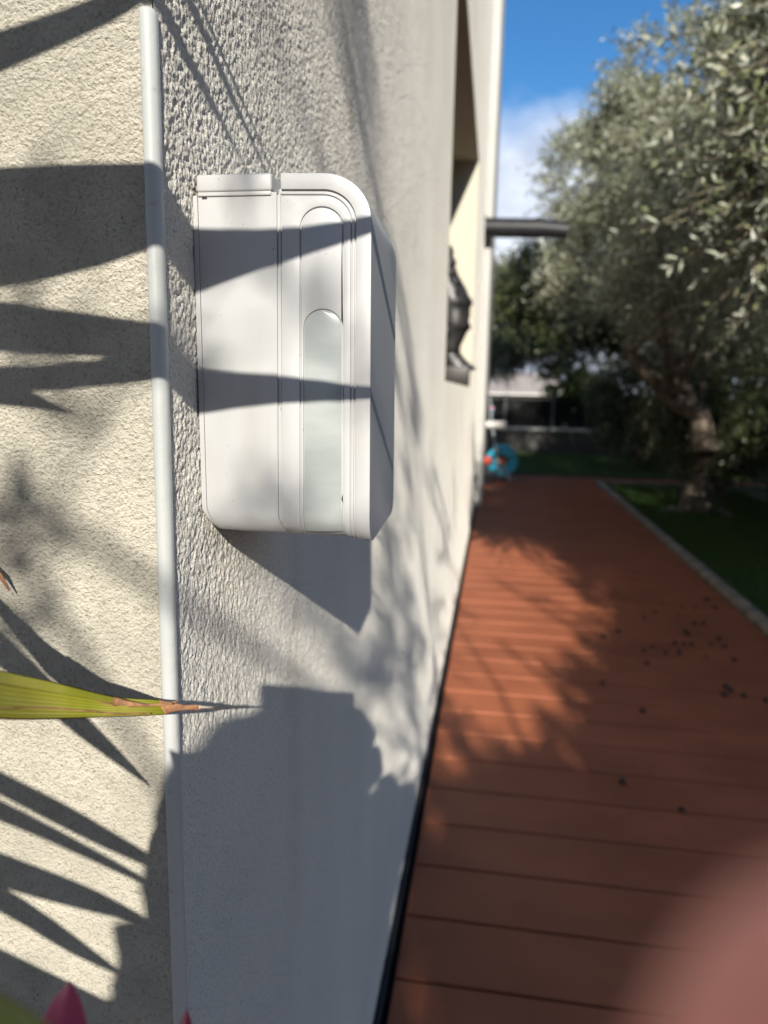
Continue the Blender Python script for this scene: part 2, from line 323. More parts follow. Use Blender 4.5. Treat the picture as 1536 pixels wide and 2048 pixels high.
structure(boxo('deck_gap_strip', (.0015, -1, -.1, .012, YE, .016), mGap)); plane('deck_underlay', 0, -3, 4.6, 11.45, -.06, mGap)
kerb = bpy.data.objects.new('kerb', None); COL.objects.link(kerb); structure(kerb)
km = boxo('kerb_stone', (0, .004, -.1, .075, .996, .035), mConc, kerb, .012)
km.location = (1.72, -3, 0)
for i in range(1, 13): o = km.copy(); COL.objects.link(o); o.location = (1.72, -3+i, 0)
km.location = (1.72, -3, 0)
boxo('kerb_stone', (1.72, 10.0, -.1, 1.795, 10.50, .035), mConc, kerb, .012)
for i in range(3): boxo('kerb_stone', (1.72+i*.95+.003, 10.503, -.1, 1.72+(i+1)*.95-.003, 10.585, .035), mConc, kerb, .012)
# grass blades
def grass(name, x0, y0, x1, y1, n, h, m, z0=-.02):
    p = np.stack([rng.uniform(x0, x1, n), rng.uniform(y0, y1, n), np.full(n, z0)], 1); a = rng.uniform(0, 2*PI, n); d = np.stack([np.cos(a), np.sin(a), 0*a], 1)
    hh = h*rng.uniform(.5, 1.3, n)[:, None]; b = rng.uniform(0, 2*PI, n); lean = np.stack([np.cos(b), np.sin(b), 0*b], 1)*.5
    tip = p+(np.array([0, 0, 1])+lean*rng.uniform(0, 1, n)[:, None])*hh; wd = .0035
    v = np.stack([p-d*wd, p+d*wd, tip], 1).reshape(-1, 3); o = npmesh(name, v, np.arange(3*n).reshape(-1, 3), m); o['kind'] = 'stuff'; return o
g = grass('grass', 1.81, .5, 3.6, 10.45, 60000, .05, mGrass); tag(g, 'short dark grass beside the red deck', 'grass')
g = grass('grass', .1, 11.52, 5, 15.8, 30000, .06, mGrass); tag(g, 'strip of grass between deck end and low wall', 'grass')

# ================================================================== DETECTOR
YS = .0292
ZD = .32                                             # px measurements were taken with the deck at z=-.32
det = thing('motion_detector', 'white plastic motion detector box with a frosted lens window, screwed to side wall', 'detector', (0, YS+.058, .95))
YD2 = YS+.136
def dpx(px, py): p = on(px, py, 1, YS); return (p[0], p[2])
def side_profile(pts, n_sm=0): return [dpx(*p) for p in pts]
def arc(cx_, cy_, rx_, ry_, a0, a1, n): return [(cx_+rx_*math.cos(math.radians(a0+(a1-a0)*k/n)), cy_-ry_*math.sin(math.radians(a0+(a1-a0)*k/n))) for k in range(n+1)]
def slab(name, prof, m, y0, y1, parent, rb=.012, bot=None, edge=.0012, smooth=40):
    """profile in x,z lofted over y with softened near/far edges; the underside rises towards both sides"""
    bm = bmesh.new(); zmin = min(p[1] for p in prof); cxm = sum(p[0] for p in prof)/len(prof); czm = sum(p[1] for p in prof)/len(prof)
    st = [(0, 1), (.25, .45), (.6, .12), (1, 0)]
    ring = []
    ylist = [(y0+edge*a, edge*b) for a, b in st]+[(y1-edge*a, edge*b) for a, b in st[::-1]]
    n = len(prof)
    nor = []
    for i in range(n):
        a = prof[i-1]; b = prof[(i+1) % n]; tx, tz = b[0]-a[0], b[1]-a[1]; l_ = math.hypot(tx, tz) or 1; nor.append((-tz/l_, tx/l_))
    area = sum(prof[i][0]*prof[(i+1) % n][1]-prof[(i+1) % n][0]*prof[i][1] for i in range(n)); sgn = 1 if area > 0 else -1
    for y, ins in ylist:
        ring.append([bm.verts.new((prof[i][0]+nor[i][0]*ins*sgn, y, prof[i][1]+nor[i][1]*ins*sgn)) for i in range(n)])
    for r, q in zip(ring, ring[1:]):
        for k in range(n): bm.faces.new((r[k], r[(k+1) % n], q[(k+1) % n], q[k]))
    for rr in (ring[0], ring[-1]): bm.faces.new(rr)
    # round the lower flanks
    if rb:
        for v in bm.verts:
            h = v.co.z-zmin
            if h < rb:
                k = 1-h/rb; dy = rb*.55*(1-math.sqrt(max(0, 1-k*k*.98)))
                if v.co.y < (y0+y1)/2: v.co.y += dy
                else: v.co.y -= dy
    o = from_bm(name, bm, m, None, smooth); rel(o, parent); return o
# wall housing (left block) : px outline on the near side
Ltop, Lbot = 392, 1066
left = [(386, Ltop), (553, 384)]+[(553, 384+(1000-384)*k/6) for k in range(1, 7)]+[(555, 1040), (563, 1060), (573, 1072)]+[(520, 1069), (460, 1066), (432, 1063)]+[(424, 1058), (416, 1048), (409, 1030), (404, 1005)]+[(404-18*k/6, 1005-(1005-Ltop)*k/6) for k in range(1, 6)]
def dens(pts, step=14):
    o = []
    for a, b in zip(pts, pts[1:]+pts[:1]):
        n = max(1, int(math.hypot(a[0]-b[0], a[1]-b[1])/step)); o += [(a[0]+(b[0]-a[0])*k/n, a[1]+(b[1]-a[1])*k/n) for k in range(n)]
    return o
def clampx(pr): return [(max(x, -.001), z) for x, z in pr]
def zmap(o, f): pass
# vertical faces need many z rows so that the lower flank can curve: loft uses ngon caps, so cap faces are triangulated later
def body(name, top_px, bot_fn, x0px, x1px, m, y0, y1, parent, inset=0., rb=.016, ncol=8, nrow=46, off=0., top_fn=None):
    """a curved side shell: grid over the near side face (cols across, rows down), wrapped over the far side the same way"""
    bm = bmesh.new(); fr = []; bk = []
    for i in range(nrow+1):
        tt = i/nrow; tt = 1-(1-tt)**1.6
        rf = []; rb_ = []
        for j in range(ncol+1):
            s = j/ncol; xa = x0px(tt); xb = x1px(tt); px = xa+(xb-xa)*s
            ty = top_fn(px) if top_fn else top_px; by = bot_fn(px); py = ty+(by-ty)*tt
            x, z = dpx(px, py); zb = dpx(px, by)[1]; h = z-zb; dy = 0
            if h < rb: k = 1-h/rb; dy = rb*.8*(1-math.sqrt(max(0, 1-k*k)))
            x = max(x, -.0005)
            rf.append(bm.verts.new((x, y0+dy+off, z))); rb_.append(bm.verts.new((x, y1-dy-off, z)))
        fr.append(rf); bk.append(rb_)
    for i in range(nrow):
        for j in range(ncol):
            bm.faces.new((fr[i][j], fr[i+1][j], fr[i+1][j+1], fr[i][j+1])); bm.faces.new((bk[i][j], bk[i][j+1], bk[i+1][j+1], bk[i+1][j]))
        bm.faces.new((fr[i][0], bk[i][0], bk[i+1][0], fr[i+1][0])); bm.faces.new((fr[i][-1], fr[i+1][-1], bk[i+1][-1], bk[i][-1]))
    for j in range(ncol):
        bm.faces.new((fr[0][j], fr[0][j+1], bk[0][j+1], bk[0][j])); bm.faces.new((fr[-1][j], bk[-1][j], bk[-1][j+1], fr[-1][j+1]))
    sharp = [e for e in bm.edges if len(e.link_faces) == 2 and e.calc_face_angle(0) > math.radians(40)]
    bmesh.ops.bevel(bm, geom=sharp, offset=.0009, segments=3, profile=.5, affect='EDGES')
    o = from_bm(name, bm, m, None, 42); rel(o, parent); return o
def lerp(a, b, t): return a+(b-a)*t
def pw(xs_, ys_): return lambda x: float(np.interp(x, xs_, ys_))
botf = pw([380, 412, 432, 460, 573, 612, 700, 755], [1050, 1056, 1064, 1067, 1073, 1077, 1085, 1089])
edgeL = lambda t: 386+20*t+ (26*(max(0, (t-.93))/.07)**2)
body('back_plate', 392, botf, edgeL, lambda t: edgeL(t)+9, mDev, YS-.0006, YD2+.0006, det, ncol=3)
body('housing', 384, botf, lambda t: edgeL(t)+9.6, lambda t: 553+ (3 if t > .9 else 3*t/.9)+16*(max(0, (t-.93))/.07)**2, mDev, YS, YD2, det, ncol=8)
body('seam', 388, pw([500, 640], [1070, 1074]), lambda t: 552+3*t+15*(max(0, (t-.93))/.07)**2, lambda t: 562+4*t+16*(max(0, (t-.93))/.07)**2, mDev, YS+.0016, YD2-.0016, det, ncol=2)
body('seam_lip', 386, pw([500, 640], [1071, 1075]), lambda t: 556.5+3*t+15*(max(0, (t-.93))/.07)**2, lambda t: 560.5+3.6*t+15.5*(max(0, (t-.93))/.07)**2, mDev, YS+.0006, YD2-.0006, det, ncol=2)
# top cap block over the housing
def pbox(name, x0, y0p, x1, y1p, m, ya, yb, bev=.0012):
    a = dpx(x0, y0p); b = dpx(x1, y1p); o = boxo(name, (a[0], ya, b[1], b[0], yb, a[1]), m, None, bev, 3); rel(o, det); return o
pbox('top_cap', 394, 351, 545, 383, mDev, YS-.0022, YD2+.0022, .0016)
pbox('cap_rim', 396, 384.2, 543, 391, mDev, YS-.0012, YD2+.0012, .0007)
pbox('drain_slot', 404, 391.6, 414, 398.5, mGap, YS-.0002, YS+.004, .0)
pbox('neck', 545, 366, 566, 392, mDev, YS+.010, YD2-.010, .002)
# cover: outer shell ring (rounded front top corner)
def crn(ofs):                           # outline of the cover's upper front at an inset (px)
    return lambda px: 0
def topcurve(x0, x1, yt, r):            # top edge that turns down with radius r at the right
    def f(px):
        k = px-(x1-r)
        return yt if k <= 0 else yt+r-math.sqrt(max(0, r*r-k*k))
    return f
def cover_shell(name, xl, xr, yt, r, botfn, y0, y1, rb=.016, ncol=20, nrow=40, xr_b=None, edge=.0009, topw=None):
    """body() whose right edge follows a quarter circle; columns bunch at the right"""
    tf = topcurve(xl, xr, yt, r); bm = bmesh.new(); fr = []; bk = []
    for i in range(nrow+1):
        t = i/nrow; t = 1-(1-t)**1.5; a, b = [], []
        for j in range(ncol+1):
            s = j/ncol; s = math.sin(s*PI/2); pxx = xl+(xr-xl)*s
            ty = tf(pxx); by = botfn(pxx); py = ty+(by-ty)*t
            sh = (xr_b*(max(0, (py-yt)/(1085-yt)))) if xr_b else 0
            lsh = (15*(max(0, t-.93)/.07)**2)*(1-s)
            x, z = dpx(pxx+sh*s+lsh, py); zb = dpx(pxx, by)[1]; h = z-zb; dy = 0
            if h < rb: k = 1-h/rb; dy = rb*.8*(1-math.sqrt(max(0, 1-k*k)))
            zc = dpx(pxx, ty)[1]
            a.append(bm.verts.new((x, y0+dy, z))); b.append(bm.verts.new((x-.0035*s if y1-y0 > .05 else x, y1-dy, z)))
        fr.append(a); bk.append(b)
    for i in range(nrow):
        for j in range(ncol):
            bm.faces.new((fr[i][j], fr[i+1][j], fr[i+1][j+1], fr[i][j+1])); bm.faces.new((bk[i][j], bk[i][j+1], bk[i+1][j+1], bk[i+1][j]))
        bm.faces.new((fr[i][0], bk[i][0], bk[i+1][0], fr[i+1][0])); bm.faces.new((fr[i][-1], fr[i+1][-1], bk[i+1][-1], bk[i][-1]))
    for j in range(ncol):
        bm.faces.new((fr[0][j], fr[0][j+1], bk[0][j+1], bk[0][j])); bm.faces.new((fr[-1][j], bk[-1][j], bk[-1][j+1], fr[-1][j+1]))
    sharp = [e for e in bm.edges if len(e.link_faces) == 2 and e.calc_face_angle(0) > math.radians(50)]
    if edge: bmesh.ops.bevel(bm, geom=sharp, offset=edge, segments=3, profile=.5, affect='EDGES')
    return bm
bot_out = pw([560, 573, 612, 618, 686, 694, 740, 760], [1071, 1073, 1077, 1077, 1079, 1083, 1089, 1090])
# the cover is cut by real recesses with boolean-free construction: outer frame (proud), groove, inner field (slightly lower), raised oval, lens
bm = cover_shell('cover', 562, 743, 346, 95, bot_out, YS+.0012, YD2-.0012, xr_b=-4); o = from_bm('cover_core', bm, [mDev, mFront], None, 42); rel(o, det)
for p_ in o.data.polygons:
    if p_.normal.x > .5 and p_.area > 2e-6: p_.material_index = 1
def frame_strip(name, outer, inner, y0, y1, m=mDev, bev=.0005):
    """closed band between two px outlines (same count), standing proud of the core"""
    bm = bmesh.new(); n = len(outer); vs = []
    rb = .016
    def dyf(pp, z): h = z-dpx(pp[0], bot_out(pp[0]))[1]; k = min(1, max(0, 1-h/rb)); return rb*.8*(1-math.sqrt(max(0, 1-k*k)))
    fx = lambda q: (q[0], min(q[1], bot_out(q[0])-.6))
    for o_, i_ in zip(outer, inner):
        o_ = fx(o_); i_ = fx(i_); a = dpx(*o_); b = dpx(*i_)
        da, db = dyf(o_, a[1]), dyf(i_, b[1])
        vs.append([bm.verts.new((a[0], y0+da, a[1])), bm.verts.new((b[0], y0+db, b[1])), bm.verts.new((b[0], y1+db, b[1])), bm.verts.new((a[0], y1+da, a[1]))])
    for p, q in zip(vs, vs[1:]):
        for k in range(4): bm.faces.new((p[k], p[(k+1) % 4], q[(k+1) % 4], q[k]))
    bm.faces.new(vs[0]); bm.faces.new(vs[-1][::-1])
    bmesh.ops.recalc_face_normals(bm, faces=bm.faces)
    sh = [e for e in bm.edges if len(e.link_faces) == 2 and e.calc_face_angle(0) > math.radians(55)]
    bmesh.ops.bevel(bm, geom=sh, offset=bev, segments=2, profile=.5, affect='EDGES')
    o = from_bm(name, bm, m, None, 40); rel(o, det); return o
def path_corner(xl, yt, xr, r, yb, n=18, dxb=0, ylist=18):
    p = [(xl, yt), (xl+(xr-r-xl)*.5, yt), (xr-r, yt)]+[(xr-r+r*math.sin(PI/2*k/n), yt+r-r*math.cos(PI/2*k/n)) for k in range(1, n+1)]
    y0_ = yt+r
    for k in range(1, ylist+1):
        s = 1-(1-k/ylist)**1.8; p.append((xr+dxb*s, y0_+(yb-y0_)*s))
    return p
# outer rim band (between silhouette and groove)
frame_strip('cover_rim', path_corner(562, 346.5, 743, 95, 1087, dxb=-4), path_corner(562, 379, 713, 66, 1084, dxb=-3), YS-.0008, YS+.003)
frame_strip('cover_step', path_corner(562, 382.5, 709.5, 63, 1083, dxb=-3), path_corner(562, 388.5, 704, 58, 1082, dxb=-3), YS+.0001, YS+.003, bev=.0003)
# inner field split around the lens oval
def oval(cx_, ytop, w2, yb, n=16, ny_=20):
    l_ = [(cx_-w2, yb+(ytop+w2-yb)*(k/ny_)**1.7) for k in range(ny_+1)]
    a = [(cx_-w2*math.cos(PI*k/n), ytop+w2-w2*math.sin(PI*k/n)) for k in range(1, n)]
    return l_+a+[(2*cx_-x, y) for x, y in l_[::-1]]
# field strips: left strip and right strip of the side face, and the top field
LX, RX = 598.5, 686.5
def cover_field(name, outer, inner): return frame_strip(name, outer, inner, YS-.0002, YS+.003, bev=.0004)
ov_o = oval(643.5, 412.5, 44, 1078)
def nearest_outer():
    # outer boundary of the field, matched point by point to the oval: left edge, top, right curve
    res = []
    n1 = 21
    for x, y in ov_o[:21]: res.append((563.5+ (12 if y > 1070 else 0), y))
    tp = path_corner(563.5, 391.5, 701.5, 55, 460, n=18, ylist=4)
    k = len(ov_o)-42
    seq = [(563.5, 430), (563.5, 391.5)]+tp[1:22]
    L_ = [0.]
    for a, b in zip(seq, seq[1:]): L_.append(L_[-1]+math.hypot(a[0]-b[0], a[1]-b[1]))
    for q in range(1, k+1):
        s = L_[-1]*q/(k+1); res.append((float(np.interp(s, L_, [p[0] for p in seq])), float(np.interp(s, L_, [p[1] for p in seq]))))
    for x, y in ov_o[-21:]: res.append((701.5-2*(max(0, y-460)/620), max(y, 452) if y < 452 else y))
    return res
ovi = oval(643.5, 415, 41.5, 1078)
cover_field('side_field', nearest_outer(), ov_o)
frame_strip('oval_panel', ovi, oval(645.5, 618, 38.5, 1079), YS-.0001, YS+.003, bev=.0007)
o = None
# lens: smooth frosted strip, bulging slightly
lensp = oval(645.5, 621, 37.5, 1066, n=16, ny_=24)
bm = bmesh.new(); left_ = lensp[:25]; rows = []
pts_l = lensp[:25]+lensp[25:25+8]; pts_r = lensp[::-1][:25]+lensp[::-1][25:25+8]
bz = dpx(650, 1072)[1]
for (a, b) in zip(pts_l, pts_r):
    row = []
    for j in range(9):
        s = j/8; px = a[0]+(b[0]-a[0])*s; py = a[1]+(b[1]-a[1])*s; x, z = dpx(px, py); h = z-dpx(px, bot_out(px))[1]; k = min(1, max(0, 1-h/.016)); dy = .016*.8*(1-math.sqrt(max(0, 1-k*k)))
        row.append(bm.verts.new((x, YS+.0007-.0010*math.sin(PI*s)+dy, z)))
    rows.append(row)
for r, q in zip(rows, rows[1:]):
    for j in range(8): bm.faces.new((r[j], r[j+1], q[j+1], q[j]))
r0 = rows[0]; lip = [bm.verts.new((v.co.x, v.co.y+.02, v.co.z-.0004)) for v in r0]
for j in range(8): bm.faces.new((r0[j], lip[j], lip[j+1], r0[j+1]))
o = from_bm('lens_window', bm, mLens, None, 60); rel(o, det)

# ================================================================== BUST
bust = thing('face_bust', 'dark elongated head sculpture on a plinth in the window recess', 'sculpture', (-.1, 4.5, Z_SILL))
YB = 4.5
def zpx(py, px=940): return on(px, py, 1, YB)[2]
def xpx(px, py): return on(px, py, 1, YB)[0]
prf = [(500, 901), (512, 905), (525, 909), (540, 912), (555, 920), (570, 929), (583, 936), (592, 938), (598, 945), (606, 947), (612, 944), (618, 940), (628, 942), (636, 940), (643, 937), (650, 942), (656, 944), (660, 938), (668, 933), (680, 928), (690, 922), (700, 920), (712, 924)]
bm = bmesh.new(); rings = []; xc0 = -.205
for py, px in prf:
    z_ = zpx(py, px); xr_ = xpx(px, py); k = (py-500)/212.
    xl_ = xc0-.07*math.sin(PI*min(1, k*1.2+.1)); xm = (xl_+xr_)/2; ra = (xr_-xl_)/2; rb_ = .03+.085*math.sin(PI*min(1, max(.06, k*.85+.08)))
    ring = []
    for q in range(28):
        a = 2*PI*q/28; c, s_ = math.cos(a), math.sin(a)
        nose = max(0, c)**10; side = max(0, c)**2*(1-max(0, c)**6)
        eye = math.exp(-((py-596)/9)**2)*side*.03
        r_x = ra*(1 - .10*side) ; yy = rb_*s_*(1+.12*math.sin(k*26+a*3)*.35)
        ring.append(bm.verts.new((xm+c*r_x-eye+.006*math.sin(k*40)*abs(s_), YB+yy, z_)))
    rings.append(ring)
for r, q in zip(rings, rings[1:]):
    for k in range(28): bm.faces.new((r[k], r[(k+1) % 28], q[(k+1) % 28], q[k]))
bm.faces.new(rings[0]); bm.faces.new(rings[-1][::-1])
o = sub(from_bm('head', bm, mBronze, None, 60), 1); rel(o, bust)
# shoulders: a curved yoke sweeping out to a point at the right
bm = bmesh.new()
sh = [((898, 700), (920, 700)), ((900, 712), (927, 712)), ((900, 724), (936, 722)), ((906, 732), (946, 730)), ((925, 736), (953, 734)), ((948, 744), (954, 741))]
rr_ = []
for (a, b) in sh:
    A = on(*a, 1, YB); Bb = on(*b, 1, YB); rr_.append([bm.verts.new((A[0]-.06, YB-.07, A[2])), bm.verts.new((Bb[0], YB-.035, Bb[2])), bm.verts.new((Bb[0], YB+.06, Bb[2])), bm.verts.new((A[0]-.06, YB+.09, A[2]))])
for r, q in zip(rr_, rr_[1:]):
    for k in range(4): bm.faces.new((r[k], r[(k+1) % 4], q[(k+1) % 4], q[k]))
bm.faces.new(rr_[0]); bm.faces.new(rr_[-1][::-1]); o = sub(from_bm('shoulders', bm, mBronze, None, 60), 2); rel(o, bust)
a = on(902, 732, 1, YB); b = on(938, 772, 1, YB)
o = boxo('plinth', (a[0]-.08, YB-.08, Z_SILL+.001, b[0], YB+.10, a[2]), mWood, None, .008); rel(o, bust)
# hair mass, darker, behind the face
bm = bmesh.new(); 
for i in range(26):
    t = i/25; py = lerp(506, 665, t); c = on(903-2*t+8*math.sin(t*PI), py, 1, YB+.03); r_ = .034+.012*math.sin(i*2.1)
    q = bmesh.ops.create_icosphere(bm, subdivisions=2, radius=r_); bmesh.ops.translate(bm, vec=tuple(c+np.array([-.05+.03*math.sin(t*PI)*(1 if t > .3 else 0)+.008*math.cos(i*1.7)+.026, -.095, 0])), verts=q['verts'])
o = from_bm('hair', bm, mBlack, None, 60); rel(o, bust)

# ================================================================== SPOUT + STUB
YSp = 7.5
s0 = on(966, 455, 1, YSp); s1 = on(1078, 457, 1, YSp); s2 = on(1136, 461, 1, YSp); rpx = np.linalg.norm(on(1000, 438, 1, YSp)-on(1000, 473, 1, YSp))/2*1.12
sp = thing('drain_spout', 'black cylindrical spout sticking straight out of the side wall against the trees', 'spout', tuple(s0))
o = tubeo('pipe', [(-.02, YSp, s0[2]), s1], rpx, mBlack, None, 24); rel(o, sp)
o = tubeo('collar', [s1+np.array([-.02, 0, 0]), s1+np.array([.03, 0, 0])], rpx*1.05, mBlack, None, 24); rel(o, sp)
o = tubeo('nozzle', [s1+np.array([.03, 0, 0]), s2], [rpx*.92, rpx*.88], mBlack, None, 24); rel(o, sp)
o = tubeo('wall_flange', [(.0, YSp, s0[2]), (.012, YSp, s0[2])], rpx*1.25, mBlack, None, 24); rel(o, sp)
YR = 9.6
w0 = on(1012, 850, 1, YR)
st = tubeo('white_pipe_stub', [(XP-.02, YR, w0[2]), (w0[0]-.02, YR, w0[2]), (w0[0], YR, w0[2])], [.045, .055, .04], mWhite, None, 18); tag(st, 'short white pipe end sticking out of the wall above the hose reel', 'pipe')

# ================================================================== HOSE REEL CART
YC = 10.3
def cpx(px, py, y=YC): return on(px, py, 1, y)
mTq = mat('turquoise_plastic', (.03, .46, .66), .35); mGrey = mat('grey_tube', (.45, .50, .52), .4); mOr = mat('orange_plastic', (.75, .09, .05), .4); mDk = mat('anthracite_plastic', (.05, .055, .06), .5)
cart = thing('hose_reel_cart', 'garden hose cart with a turquoise reel and tall grey handle against the wall', 'hose reel', (cpx(1003, 945)[0], YC, 0))
cc = cpx(1004, 920); RW = (cpx(1035, 920)[0]-cc[0])*1.0
def ringo(name, c, r0, r1, yw, m, n=36):
    bm = bmesh.new(); rs = []
    for k in range(n):
        a = 2*PI*k/n; ca, sa = math.cos(a), math.sin(a); rs.append([bm.verts.new((c[0]+r*ca, c[1]+y, c[2]+r*sa)) for r, y in ((r0, -yw), (r1, -yw), (r1, yw), (r0, yw))])
    for k in range(n):
        p, q = rs[k], rs[(k+1) % n]
        for j in range(4): bm.faces.new((p[j], p[(j+1) % 4], q[(j+1) % 4], q[j]))
    o = from_bm(name, bm, m, None, 35); rel(o, cart); return o
ringo('reel_rim', (cc[0], YC-.12, cc[2]), RW*.90, RW, .012, mTq)
ringo('reel_disc', (cc[0], YC-.115, cc[2]), RW*.42, RW*.90, .004, mTq)
ringo('reel_rim', (cc[0], YC+.14, cc[2]), RW*.42, RW, .012, mTq)
ringo('hose_coil', (cc[0], YC, cc[2]), RW*.4, RW*.78, .11, mTq)
for k in range(4):
    a = k*PI/2+.4; o = tubeo('spoke', [(cc[0]+RW*.1*math.cos(a), YC-.13, cc[2]+RW*.1*math.sin(a)), (cc[0]+RW*.9*math.cos(a), YC-.13, cc[2]+RW*.9*math.sin(a))], .012, mDk, None, 6); rel(o, cart)
ringo('hub', (cc[0], YC-.14, cc[2]), .0, .035, .02, mOr)
hb = [(1000, 945), (994, 915), (987, 870), (983, 845), (981, 815), (980, 795)]
for dy in (-.16, .16):
    o = tubeo('handle_tube', [cpx(x, y)+np.array([0, dy, 0]) for x, y in hb], .017, mGrey, None, 8); rel(o, cart)
    o = tubeo('foot', [cpx(1006, 925)+np.array([0, dy, 0]), (cpx(1020, 945)[0], YC+dy, .03), (cpx(1022, 950)[0], YC+dy, .02)], .016, mGrey, None, 8); rel(o, cart)
h1 = cpx(981, 796); o = tubeo('handle_grip', [h1+np.array([0, -.17, 0]), h1+np.array([0, .17, 0])], .026, mDk, None, 10); rel(o, cart)
h1 = cpx(984, 818); o = tubeo('hose_nozzle', [h1+np.array([0, -.18, .05]), h1+np.array([.01, -.2, -.03])], [.012, .02], mTq, None, 8); rel(o, cart)
o = tubeo('nozzle_ring', [h1+np.array([0, -.19, .03]), h1+np.array([0.005, -.19, .0])], .024, mOr, None, 10); rel(o, cart)
for c_ in (-.15, .17):
    o = tubeo('wheel', [(cc[0]-RW*.72, YC+c_-.02, .085), (cc[0]-RW*.72, YC+c_+.02, .085)], .085, mDk, None, 20); rel(o, cart)
o = tubeo('base_tube', [(cc[0]-RW*.72, YC-.15, .1), cpx(1000, 935)+np.array([0, -.16, 0])], .018, mDk, None, 8); rel(o, cart)
bl = thing('orange_ball', 'small orange red ball beside the turquoise hose reel', 'ball', (max(XP+.03, cpx(974, 913, 9.9)[0]), 9.9, 0)); 
bm = bmesh.new(); bmesh.ops.create_uvsphere(bm, u_segments=20, v_segments=12, radius=.062); o = from_bm('ball_shell', bm, mOr, bl, True); o.location = (.01, 0, .33)
bm = bmesh.new(); tube(bm, [(0, 0, 0), (0, 0, .28)], [.035, .012], 10); from_bm('ball_stand', bm, mDk, bl, 40)

# ================================================================== LOW WALL, FENCE, NEIGHBOUR
YW = 15.9
zc = on(1100, 857, 1, YW)[2]; zf = on(1100, 790, 1, YW)[2]
lw = thing('low_wall', 'dark low garden wall with a pale coping at the end of the garden', 'wall', (0, YW, 0))
mLW = mat('shaded_render', (.08, .075, .07), .9); vary(mLW, (.06, .055, .05), (.10, .095, .085), 3)  # the shade lying on the wall is put into this dark colour
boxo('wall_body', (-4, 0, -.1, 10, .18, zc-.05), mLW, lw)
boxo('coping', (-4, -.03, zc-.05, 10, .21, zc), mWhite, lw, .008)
mPost = mat('grey_post', (.15, .16, .165), .6)
fn = thing('metal_fence', 'black metal bar fence standing on the low garden wall', 'fence', (0, YW+.09, zc))
x0 = -3.8; bar = None; i = 0
for k in range(7): boxo('post', (x0+k*1.05-.03, -.03, .001, x0+k*1.05+.03, .03, zf-zc), mPost if k in (3, 4, 5, 6) else mBlack, fn)
for z_ in (.06, zf-zc-.08): boxo('rail', (x0, -.014, z_, 7, .014, z_+.035), mBlack, fn)
for k in range(95):
    x = x0+.06+k*.11
    if min(abs((x-x0) % 1.05), 1.05-abs((x-x0) % 1.05)) < .04: continue
    if bar is None: bar = boxo('bar', (-.011, -.011, .097, .011, .011, zf-zc-.08), mBlack, fn); bar.location = (x, 0, 0)
    else: o = bpy.data.objects.new('bar', bar.data); COL.objects.link(o); o.parent = fn; o.location = (x, 0, 0)
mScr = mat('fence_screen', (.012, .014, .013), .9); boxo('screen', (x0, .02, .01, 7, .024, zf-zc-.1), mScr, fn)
YN = 44.
nb = thing('neighbour_house', 'distant house with a pale grey brown gable roof behind the fence', 'house', (0, YN, 0))
r1 = on(1095, 748, 1, YN); r0_ = on(1018, 786, 1, YN); r2 = on(1180, 790, 1, YN)
mRoof = mat('pale_roof', (.26, .235, .225), .95, .1); vary(mRoof, (.22, .20, .19), (.31, .28, .265), 8)
def roofrow():
    A = np.array([r0_[0]-4.5, -.3, r0_[2]]); Rg = np.array([r1[0]-2.2, 2.6, r1[2]+.15])
    n = 9
    for i in range(n):
        t0, t1 = i/n, (i+1)/n
        za, zb = lerp(A[2], Rg[2], t0), lerp(A[2], Rg[2], t1); ya, yb = lerp(-.3, 2.6, t0), lerp(-.3, 2.6, t1)
        xa0, xb0 = lerp(A[0], Rg[0], t0), lerp(A[0], Rg[0], t1); xa1, xb1 = lerp(r2[0]+.2, r1[0]+.1, t0), lerp(r2[0]+.2, r1[0]+.1, t1)
        mesh('roof_tile_row', [(xa0, ya, za+.04), (xa1, ya, za+.04), (xb1, yb, zb), (xb0, yb, zb), (xa0, ya, za-.02), (xa1, ya, za-.02)], [(0, 1, 2, 3), (4, 5, 1, 0)], mRoof, nb)
roofrow()
boxo('wall', (r0_[0]-2.1, 0, -.1, r2[0]+.3, 5, r0_[2]-.05), mLW, nb)
boxo('gutter', (r0_[0]-2.4, -.38, r0_[2]-.1, r2[0]+.6, -.3, r0_[2]-.02), mWhite, nb)

